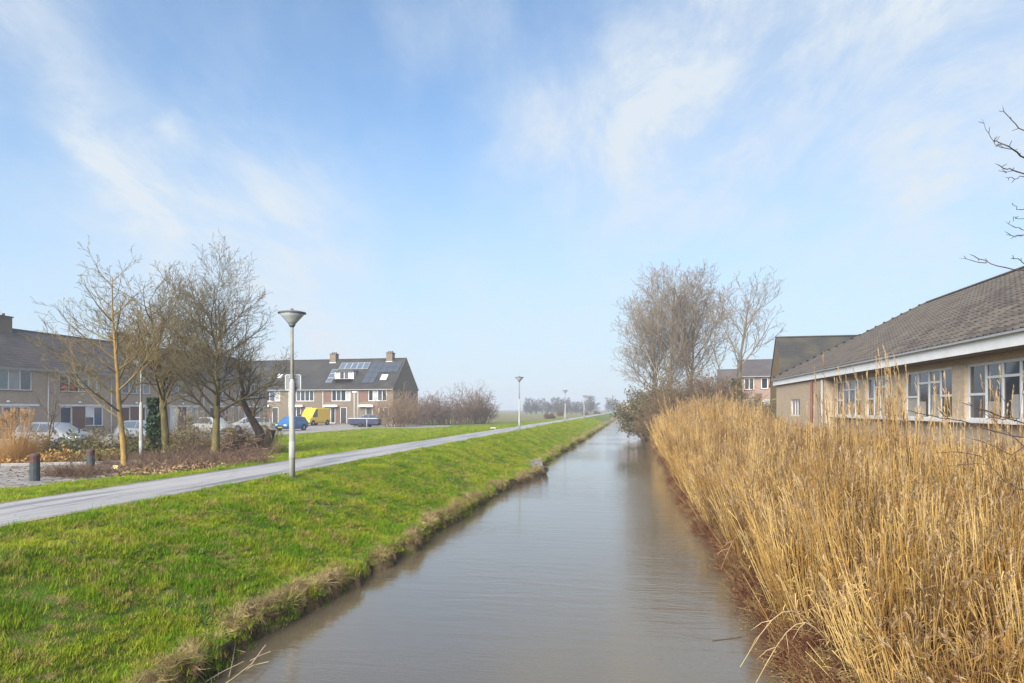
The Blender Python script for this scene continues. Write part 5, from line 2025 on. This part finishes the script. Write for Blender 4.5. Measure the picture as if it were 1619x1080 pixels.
m_grass = patch_mat('grass_blades', (.100, .210, .005), (.290, .320, .018), (.32, .24, .075), scale=.9, dry=.50, dry_w=.2)
m_dry = patch_mat('grass_dry', (.30, .225, .095), (.44, .34, .17), (.17, .11, .06), scale=1.3, dry=.52)
g_me = [blades_mesh('tuft', 64, .14, .062, .0036, m_grass, k, lean=.9) for k in range(5)] + [blades_mesh('tuft_tall', 34, .08, .105, .0040, m_grass, 50 + k, lean=.7) for k in range(2)]
d_me = [blades_mesh('straw', 48, .09, .24, .0038, m_dry, 70 + k, lean=1.0, segs=4, droop=.75) for k in range(4)] + [blades_mesh('straw_short', 40, .12, .22, .0045, m_dry, 80 + k, lean=1.0, segs=3, droop=.5) for k in range(2)]


def strata(list_):
    out_ = []
    for (x0, x1, y0, y1, n, s_) in list_:
        x = rng_np.uniform(x0, x1, n)
        y = rng_np.uniform(y0, y1, n)
        out_.append(np.stack([x, y, np.full(n, s_)], axis=1))
    return np.concatenate(out_)


def lawn_ok(X, Y):
    q1, q2 = lane_xy(X, Y)
    lane_in = (q1 > -9) & (q1 < 4.15) & (q2 > -.2) & (q2 < 7.35)
    path_in = (X > -10.68) & (X < -8.36)
    st = (X < -29.3) | ((X < -12) & (Y > 74))
    return ~(lane_in | path_in | (st & (X < -11)))


pts = strata([(-8.45, -4.5, 4.5, 12, 7500, 1.0), (-8.45, -4.5, 12, 20, 6500, 1.08), (-8.45, -4.5, 20, 34, 6500, 1.25), (-8.45, -4.5, 34, 60, 5500, 1.6), (-8.45, -4.5, 60, 130, 4500, 2.4),
              (-16, -10.55, 8, 17, 5000, 1.05), (-15.5, -10.55, 15, 32, 8000, 1.2), (-24, -10.55, 32, 52, 9000, 1.7), (-29, -10.55, 45, 76, 9000, 2.2), (-24, -10.55, 76, 110, 5000, 2.8)])
sel = lawn_ok(pts[:, 0], pts[:, 1])
sm = soil_mask(pts[:, 0], pts[:, 1])
sel &= rng_np.random(len(pts)) > sm * .93
lipd = lip_x(pts[:, 1]) - pts[:, 0]
sel &= lipd > -.07 - .08 * rng_np.random(len(pts))
pts = pts[sel]
bare = vnoise(pts[:, 0] * 1.4, pts[:, 1] * 1.4, 41) + .5 * vnoise(pts[:, 0] * 3.7, pts[:, 1] * 3.7, 42)
bare2 = vnoise(pts[:, 0] * .9 + 7, pts[:, 1] * .9, 45) + .6 * vnoise(pts[:, 0] * 2.6, pts[:, 1] * 2.6, 46)
pts = pts[(bare < .80) & ((bare2 < .72) | (rng_np.random(len(pts)) < .35))]
Z = height(pts[:, 0], pts[:, 1])
n = len(pts)
hvar = 1 + .45 * vnoise(pts[:, 0] * 1.7, pts[:, 1] * 1.7, 43) + .5 * vnoise(pts[:, 0] * 4.5, pts[:, 1] * 4.5, 44)
sc = pts[:, 2] * rng_np.uniform(.75, 1.2, n)
edge = 1 + .8 * (np.abs(pts[:, 0] + 8.4) < .12) * (rng_np.random(n) > .5) * 0
scl = np.stack([sc, sc, sc ** .8 * np.clip(hvar, .35, 2.0)], axis=1)
scatter('grass', g_me, np.stack([pts[:, 0], pts[:, 1], Z], axis=1), rng_np.uniform(0, 6.28, n), (rng_np.normal(0, .12, n), rng_np.normal(0, .12, n)), scl, rng_np.integers(0, 7, n),
        'lush green winter grass on the canal bank and lawn')

# straw hanging over the cut bank
pts = strata([(0, 1, 4.5, 14, 1100, 1.0), (0, 1, 14, 26, 800, 1.05), (0, 1, 26, 50, 600, 1.25), (0, 1, 50, 110, 500, 1.9), (0, 1, 110, 300, 300, 3.2)])
yv = pts[:, 1]
off = rng_np.beta(2, 1.4, len(yv)) * .22 - .15
xv = lip_x(yv) + off
zv = height(lip_x(yv) - .02 + np.minimum(off, 0), yv) - np.maximum(off, 0) * 1.2
dens = vnoise(yv * .9, 0 * yv, 61) + .5 * vnoise(yv * 2.7, 0 * yv, 62) + rng_np.normal(0, .35, len(yv))
keep = dens > -.15
xv, yv, zv, s_ = xv[keep], yv[keep], zv[keep], pts[keep, 2]
n = len(xv)
hang = np.clip((xv - lip_x(yv) + .15) / .22, 0, 1)
scatter('bank_straw', d_me, np.stack([xv, yv, zv], axis=1), rng_np.normal(0, .5, n), (rng_np.normal(0, .2, n), .45 + 1.45 * hang + rng_np.normal(0, .25, n)),
        s_ * rng_np.uniform(.45, 1.15, n) * (.85 + .15 * sstep(8, 20, yv)), rng_np.integers(0, 6, n), 'straw coloured dead grass hanging over the cut canal bank')
# patches of dead tufts and dark weeds in the bank grass
m_weed = patch_mat('weed_leaf', (.075, .135, .020), (.10, .16, .035), (.14, .17, .06), scale=2)
w_me = [blades_mesh('weed', 18, .07, .06, .010, m_weed, 90 + k, lean=1.4) for k in range(3)]
pts = strata([(-8.3, -4.9, 5, 14, 220, 1.0), (-8.3, -4.9, 14, 30, 260, 1.1), (-8.3, -4.9, 30, 60, 200, 1.3)])
f_ = vnoise(pts[:, 0] * .8, pts[:, 1] * .8, 51) > .25
pts = pts[f_]
n = len(pts)
scatter('weeds', w_me, np.stack([pts[:, 0], pts[:, 1], height(pts[:, 0], pts[:, 1]) + .02], axis=1), rng_np.uniform(0, 6.28, n), (rng_np.normal(0, .2, n), rng_np.normal(0, .2, n)),
        pts[:, 2] * rng_np.uniform(.7, 1.5, n), rng_np.integers(0, 3, n), 'broad leaved green weeds among the bank grass')
pts = strata([(-8.3, -4.9, 5, 14, 900, .55), (-8.3, -4.9, 14, 30, 1000, .6), (-8.3, -4.9, 30, 70, 320, .75), (-15, -10.9, 12, 30, 160, .5), (-24, -11, 32, 70, 160, .8)])
f_ = (np.maximum(vnoise(pts[:, 0] * .9, pts[:, 1] * .9, 52), vnoise(pts[:, 0] * .9 + 7, pts[:, 1] * .9, 45) + .6 * vnoise(pts[:, 0] * 2.6, pts[:, 1] * 2.6, 46) - .35) > .30) & lawn_ok(pts[:, 0], pts[:, 1])
pts = pts[f_]
n = len(pts)
scatter('dead_tufts', d_me, np.stack([pts[:, 0], pts[:, 1], height(pts[:, 0], pts[:, 1])], axis=1), rng_np.uniform(0, 6.28, n), (rng_np.normal(0, .3, n), rng_np.normal(0, .3, n)),
        pts[:, 2] * rng_np.uniform(.5, 1.0, n), rng_np.integers(0, 6, n), 'flattened dead tufts in the bank grass')

# fallen leaves and clods in the bed under the trees
m_leafl = mat('fallen_leaf', [(.10, .055, .03), (.20, .12, .06), (.27, .18, .10)], scale=30, rough=.9, rnd=.6)
l_me = []
for k in range(4):
    r_ = np.random.default_rng(k)
    n = 26
    C = np.stack([r_.normal(0, .16, n), r_.normal(0, .16, n), r_.uniform(.0, .05, n)], axis=1)
    d = np.stack([r_.normal(0, 1, n), r_.normal(0, 1, n), r_.normal(0, .35, n)], axis=1)
    d /= np.linalg.norm(d, axis=1, keepdims=True)
    e = np.cross(d, np.array([0, 0, 1.0]) + r_.normal(0, .4, (n, 3)))
    e /= np.linalg.norm(e, axis=1, keepdims=True)
    s_ = r_.uniform(.03, .06, (n, 1))
    V = np.stack([C - d * s_, C + e * s_ * .5, C + d * s_, C - e * s_ * .5], axis=1).reshape(-1, 3)
    me = np_mesh('leaves', V, np.arange(n * 4).reshape(n, 4))
    me.materials.append(m_leafl)
    l_me.append(me)
pts = strata([(-24, -11, 13, 33, 9000, 1.0)])
f_ = (rng_np.random(len(pts)) < soil_mask(pts[:, 0], pts[:, 1])) & (lawn_ok(pts[:, 0], pts[:, 1]) | (rng_np.random(len(pts)) < .04))
pts = pts[f_]
n = len(pts)
scatter('leaf_litter', l_me, np.stack([pts[:, 0], pts[:, 1], height(pts[:, 0], pts[:, 1]) + .01], axis=1), rng_np.uniform(0, 6.28, n), (rng_np.normal(0, .1, n), rng_np.normal(0, .1, n)),
        rng_np.uniform(.7, 1.5, n), rng_np.integers(0, 4, n), 'brown fallen leaves on the bare bed under the left trees')
# low twiggy ground cover in the planting bed and the heap beside the bollard
tw_me = []
for k in range(4):
    rng = random.Random(700 + k)
    polys = []
    for j in range(34):
        a_ = rng.uniform(0, 6.28)
        d = Vector((math.cos(a_), math.sin(a_), rng.uniform(.1, 1.2))).normalized()
        q = Vector((rng.gauss(0, .12), rng.gauss(0, .12), 0))
        pp = [q[:]]
        for s_ in range(3):
            d = (d + perp(d, rng) * .3).normalized()
            q = q + d * rng.uniform(.06, .14)
            pp.append(q[:])
        polys.append((pp, [.006, .005, .004, .003]))
    v, f = tubes(polys, lambda r: 3)
    me = np_mesh('twigs', v, f)
    me.materials.append(m_st_br)
    tw_me.append(me)
px = []
r_ = random.Random(17)
for k in range(60):
    px.append(on_ground(r_.gauss(122, 16), r_.gauss(19.6, .45)))
for k in range(900):
    q = on_ground(r_.uniform(-20, 420), r_.uniform(24.0, 30))
    px.append(q)
for k in range(120):
    px.append(on_ground(r_.uniform(150, 420), r_.uniform(19.5, 25)))
n = len(px)
scatter('bed_twigs', tw_me, [q[:] for q in px], rng_np.uniform(0, 6.28, n), (rng_np.normal(0, .2, n), rng_np.normal(0, .2, n)), rng_np.uniform(.7, 1.6, n), rng_np.integers(0, 4, n),
        'low brown twigs covering the planting bed and a heap beside the bollard')

# ------------------------------------------------------------------ reeds
m_reed = mat('reed_gold', [(.13, .066, .019), (.37, .205, .048), (.56, .38, .14)], scale=.9, rough=.6, rnd=.5, trans=.12, lo=.28, hi=.72)
m_plm = mat('reed_plume', [(.25, .165, .085), (.40, .28, .155)], scale=2, rough=.9, rnd=.4, trans=.25)


def reed_mesh(name, n, rad, seed, plume_p=.55, leaf_n=2, bent=.0):
    r = random.Random(seed)
    polys = []
    LV, LF, PV, PF = [], [], [], []
    for k in range(n):
        a = r.uniform(0, 6.28)
        q = math.sqrt(r.random()) * rad
        p_ = Vector((q * math.cos(a), q * math.sin(a), 0))
        ln = r.gauss(0, .07) + (bent if r.random() < .2 else 0)
        az_ = r.uniform(0, 6.28)
        o_ = Vector((math.cos(az_), math.sin(az_), 0))
        d = (Vector((0, 0, 1)) + o_ * ln).normalized()
        h = r.uniform(.62, 1.05)
        pp, rr = [p_[:]], [.0052]
        pts_ = [p_.copy()]
        for s_ in range(4):
            d = (d + o_ * .03 + Vector((r.gauss(0, .02), r.gauss(0, .02), 0))).normalized()
            p_ = p_ + d * h / 4
            pp.append(p_[:])
            pts_.append(p_.copy())
            rr.append(.0052 * (1 - .5 * (s_ + 1) / 4))
        polys.append((pp, rr))
        for j in range(leaf_n):
            t = r.uniform(.15, .9)
            i = min(3, int(t * 4))
            c_ = pts_[i].lerp(pts_[i + 1], t * 4 - i)
            a2 = r.uniform(0, 6.28)
            dv = Vector((math.cos(a2), math.sin(a2), 0)) * .5 + Vector((0, 0, r.uniform(-.1, .55)))
            wv = Vector((-math.sin(a2), math.cos(a2), 0)) * .006
            b0 = len(LV)
            L = r.uniform(.10, .24)
            e_ = c_ + dv * L
            f_ = e_ + Vector((dv.x * .7, dv.y * .7, -.10)) * L
            LV += [(c_ - wv * .5)[:], (c_ + wv * .5)[:], (e_ + wv)[:], (e_ - wv)[:], (f_ + wv * .1)[:], (f_ - wv * .1)[:]]
            LF += [(b0, b0 + 1, b0 + 2, b0 + 3), (b0 + 3, b0 + 2, b0 + 4, b0 + 5)]
        if r.random() < plume_p:
            top = pts_[-1]
            side = Vector((math.cos(az_ + .5), math.sin(az_ + .5), 0))
            for j in range(16):
                s_ = r.random()
                c_ = top - d * .09 * (1 - s_) + Vector((0, 0, .015)) + side * .03 * s_
                a2 = r.uniform(0, 6.28)
                dv = (d * .9 + Vector((math.cos(a2), math.sin(a2), 0)) * .5 + side * .6).normalized() * r.uniform(.03, .06)
                wv = Vector((-math.sin(a2), math.cos(a2), 0)) * .007
                b0 = len(PV)
                PV += [c_[:], (c_ + dv * .5 + wv)[:], (c_ + dv)[:], (c_ + dv * .5 - wv)[:]]
                PF.append((b0, b0 + 1, b0 + 2, b0 + 3))
    v, f = tubes(polys, lambda r: 3)
    nv = len(v)
    V = np.concatenate([v] + [np.array(x) for x in (LV, PV) if x])
    Fs = [f]
    if LF:
        Fs.append(np.array(LF) + nv)
    if PF:
        Fs.append(np.array(PF) + nv + len(LV))
    me = np_mesh(name, V, np.concatenate(Fs))
    me.materials.append(m_reed)
    me.materials.append(m_plm)
    mi = np.zeros(len(f) + len(LF) + len(PF), dtype=np.int32)
    if PF:
        mi[-len(PF):] = 1
    me.polygons.foreach_set('material_index', mi)
    return me


r_me = [reed_mesh('reed_clump', 15, .16, 40 + k, plume_p=.40, leaf_n=3, bent=.12) for k in range(6)]
r_me += [reed_mesh('reed_clump_plumed', 8, .15, 60 + k, plume_p=1.0, leaf_n=3, bent=.1) for k in range(2)]
r_me += [reed_mesh('reed_clump_tangled', 14, .18, 80 + k, plume_p=.2, leaf_n=4, bent=.6) for k in range(2)]


def reed_top(X, Y):
    d = np.hypot(X, Y)
    t = .86 + 1.15 * sstep(20, 32, Y) * sstep(7.0, 4.0, X) - .95 * sstep(11, 4.5, d)
    t = t - (.55 + .45 * sstep(14, 22, Y)) * sstep(4.3, 2.0, X)            # lower fringe at the water
    return t + .20 * vnoise(X * .9, Y * .9, 71) + .14 * vnoise(X * 2.7, Y * 2.7, 73)


pts = strata([(1.9, 8.0, 3.6, 10, 1100, 1), (1.9, 8.0, 10, 18, 1500, 1), (1.9, 7.9, 18, 30, 1900, 1), (1.9, 7.8, 30, 46, 1700, 1), (1.8, 9.5, 46, 60, 700, 1), (1.8, 3.2, 60, 120, 350, 1), (7.5, 13, 42, 52, 160, 1)])
X_, Y_ = pts[:, 0], pts[:, 1]
thin = vnoise(X_ * .7, Y_ * .7, 72)
keep = (X_ > right_x(Y_) + .0 + .2 * sstep(14, 8, Y_) * (vnoise(Y_ * .8, 0 * Y_, 75) + .6)) & (thin + .6 * vnoise(X_ * 2.3, Y_ * 2.3, 77) + rng_np.normal(0, .25, len(X_)) > -.55)
X_, Y_ = X_[keep], Y_[keep]
Z_ = height(X_, Y_)
# a few taller stands that rise before the school
xe, ye = [], []
for u_, zc_, k_ in ((1322, 15, 9), (1335, 13, 7), (1412, 12.5, 10), (1425, 11, 6), (1370, 13, 5), (1448, 10.5, 6), (1462, 11, 5), (1545, 11, 4), (1580, 11.5, 5), (1290, 17, 5), (1500, 12, 4), (1610, 11, 3)):
    for q_ in range((k_ + 1) // 2):
        w_ = W(u_ + rng_np.normal(0, 12), zc_ + rng_np.normal(0, .7))
        xe.append(w_.x)
        ye.append(w_.y)
n_base = len(X_)
X_, Y_ = np.concatenate([X_, xe]), np.concatenate([Y_, ye])
Z_ = height(X_, Y_)
n = len(X_)
stand = np.arange(n) >= n_base
Hh = np.clip(reed_top(X_, Y_) - Z_, .5, 3.6) * rng_np.uniform(.72, 1.14, n)
tall_ = rng_np.random(n) < .035
Hh = np.where(tall_ & (Y_ > 7), Hh * rng_np.uniform(1.12, 1.42, n), Hh)
idx = rng_np.integers(0, 6, n)
Hh = np.where(stand, np.clip(2.0 - Z_ + rng_np.normal(0, .32, n), 1, 3.6), Hh)
idx = np.where(tall_ | stand, 6 + rng_np.integers(0, 2, n), idx)
edge_ = X_ < right_x(Y_) + .9
idx = np.where((edge_ & (rng_np.random(n) < .6)) | (~stand & (rng_np.random(n) < .14)), 8 + rng_np.integers(0, 2, n), idx)
wid = 1.0 + .5 * sstep(30, 60, Y_)
leanx = np.where(edge_, rng_np.normal(-.16, .12, n), rng_np.normal(-.02, .09, n))
scatter('reeds', r_me, np.stack([X_, Y_, Z_ - .03], axis=1), rng_np.normal(0, .0, n) + 0, (rng_np.normal(0, .09, n), leanx), np.stack([wid, wid, Hh], axis=1), idx,
        'dense bed of golden dry reeds with feathery plumes on the right bank')

# dead undergrowth between and below the reeds
m_br = patch_mat('bramble_red', (.14, .042, .030), (.18, .085, .040), (.32, .21, .09), scale=.9, dry=.48, dry_w=.12)
b_me = []
for k in range(4):
    rng = random.Random(800 + k)
    polys = []
    pc = []
    for j in range(44):
        a_ = rng.uniform(0, 6.28)
        d = Vector((math.cos(a_) * .8, math.sin(a_) * .8, rng.uniform(.4, 1.6))).normalized()
        q = Vector((rng.gauss(0, .1), rng.gauss(0, .1), 0))
        pp = [q[:]]
        for s_ in range(4):
            d = (d + perp(d, rng) * .25 + Vector((0, 0, -.14))).normalized()
            q = q + d * rng.uniform(.07, .15)
            pp.append(q[:])
            for c_ in range(1):
                pc.append((q + Vector((rng.gauss(0, .025), rng.gauss(0, .025), rng.gauss(0, .025))))[:])
        polys.append((pp, [.005, .0045, .004, .003, .0025]))
    v, f = tubes(polys, lambda r: 3)
    C = np.array(pc)
    r2 = np.random.default_rng(k)
    nn = len(C)
    d = r2.normal(size=(nn, 3))
    d /= np.linalg.norm(d, axis=1, keepdims=True)
    e = np.cross(d, r2.normal(size=(nn, 3)))
    e /= np.linalg.norm(e, axis=1, keepdims=True)
    s_ = r2.uniform(.006, .014, (nn, 1))
    V = np.concatenate([v, np.stack([C - d * s_, C + e * s_ * .6, C + d * s_, C - e * s_ * .6], axis=1).reshape(-1, 3)])
    F = np.concatenate([f, np.arange(nn * 4).reshape(nn, 4) + len(v)])
    me = np_mesh('bramble', V, F)
    me.materials.append(m_br)
    b_me.append(me)
pts = strata([(0, 1, 4, 12, 700, 1.0), (0, 1, 12, 24, 800, 1.1), (0, 1, 24, 60, 800, 1.35), (0, 1, 4, 30, 800, 1.5)])
yv = pts[:, 1]
xv = right_x(yv) + rng_np.beta(1.4, 2.2, len(yv)) * (.45 + .45 * sstep(15, 9, yv)) - .10
xv = np.where(pts[:, 2] > 1.45, rng_np.uniform(2.4, 8.0, len(yv)), xv)
zv = np.maximum(height(xv, yv), WATER - .05)
n = len(xv)
scatter('brambles', b_me, np.stack([xv, yv, zv], axis=1), rng_np.uniform(0, 6.28, n), (rng_np.normal(0, .2, n), rng_np.normal(-.25, .25, n)), pts[:, 2] * rng_np.uniform(.5, 1.2, n) * (.65 + .35 * sstep(20, 10, yv)), rng_np.integers(0, 4, n),
        'low reddish brown dead undergrowth at the foot of the reeds')
# straw leaning over the right-hand water edge
pts = strata([(0, 1, 4, 14, 260, 1.0), (0, 1, 14, 40, 420, 1.3), (0, 1, 40, 110, 300, 2.0)])
yv = pts[:, 1]
xv = right_x(yv) + rng_np.uniform(-.05, .6, len(yv))
zv = np.maximum(height(xv, yv), WATER - .02)
n = len(xv)
scatter('reed_litter', d_me, np.stack([xv, yv, zv], axis=1), rng_np.normal(0, .6, n), (rng_np.normal(0, .3, n), rng_np.normal(-.6, .35, n)), pts[:, 2] * rng_np.uniform(.7, 1.5, n),
        rng_np.integers(0, 4, n), 'bleached straw leaning from the reed edge over the water')

m_br_dark = MATS['twig_dark']
# single bent stalks arching over the water, and drifting twigs
m_stalk = mat('stalk_pale', [(.30, .21, .10), (.46, .35, .19)], scale=6, rough=.8)
for lab_, px_ in zip(('nearest pale bent reed stalk, dipping into the water at the bottom picture edge', 'pale bent reed stalk nearest the right picture edge of those over the water',
                      'pale bent reed stalk arching between the two nearest bent stalks', 'pale bent reed stalk alone over the water halfway along the red undergrowth',
                      'farthest small bent reed stalk, where the red undergrowth narrows'), ([(1205, 1120), (1178, 1060), (1182, 1020), (1230, 985)], [(1345, 1090), (1262, 1050), (1225, 1005), (1262, 985)], [(1180, 1095), (1195, 1040), (1240, 1005), (1300, 990)],
            [(1150, 940), (1140, 915), (1160, 900), (1205, 905)], [(1075, 800), (1085, 790), (1105, 792), (1130, 800)])):
    tip = G(px_[0][0] - 10, max(px_[0][1], 700) - 40, WATER + .05)
    root_ = Vector((float(right_x(np.array([tip.y + .5]))[0]) + .25, tip.y + .5, -1.1))
    pts_ = []
    for i in range(9):
        f = i / 8
        q = root_.lerp(tip, f)
        q.z = root_.z * (1 - f) + tip.z * f + .55 * math.sin(PI * f) * (1 - .3 * f)
        pts_.append(q - root_)
    st_ = empty('bent_reed', root_)
    tag(st_, lab_, 'reed', 'bent reeds over the water')
    tube_obj('stalk', [([q[:] for q in pts_], [.006 * (1 - .06 * i) for i in range(9)])], m_stalk, st_, sides=lambda r: 5)
    rl = random.Random(int(tip.y * 100))
    lv = []
    for i in (3, 5, 6):
        q = pts_[i]
        d = Vector((rl.uniform(-1, .2), rl.uniform(-.6, .6), -.5)).normalized()
        lv.append(([q[:], (q + d * .12 + Vector((0, 0, .03)))[:], (q + d * .26)[:]], [.006, .005, .001]))
    tube_obj('leaf', lv, m_stalk, st_, sides=lambda r: 3)
for (u_, v_, L_, a_, lab_) in ((1150, 1010, .45, .5, 'dark twig drifting on the water beside the bent reeds'),):
    q = G(u_, v_, WATER + .004)
    dt = empty('floating_twig', q, a_)
    tag(dt, lab_, 'twig')
    rl = random.Random(u_)
    main = [(-L_ / 2 + L_ * i / 5, rl.uniform(-.008, .008), .0) for i in range(6)]
    tube_obj('twig', [(main, [.006, .006, .005, .005, .004, .003])], m_br_dark, dt, sides=lambda r: 5)

# ------------------------------------------------------------------ haze
hb = box('haze', -905, 905, -65, 1505, -4.2, 20.0, None)
hb.data.materials.clear()
m = bpy.data.materials.new('haze_air')
m.use_nodes = True
m.node_tree.nodes.clear()
b = NB(m.node_tree)
out = b.n('ShaderNodeOutputMaterial')
pvn = b.n('ShaderNodeVolumePrincipled')
pvn.inputs['Color'].default_value = (.93, .95, 1, 1)
pvn.inputs['Density'].default_value = .0012
pvn.inputs['Anisotropy'].default_value = .2
b.link(pvn.outputs[0], out.inputs['Volume'])
hb.data.materials.append(m)
tag(hb, 'thin winter haze over the polder', kind='stuff')
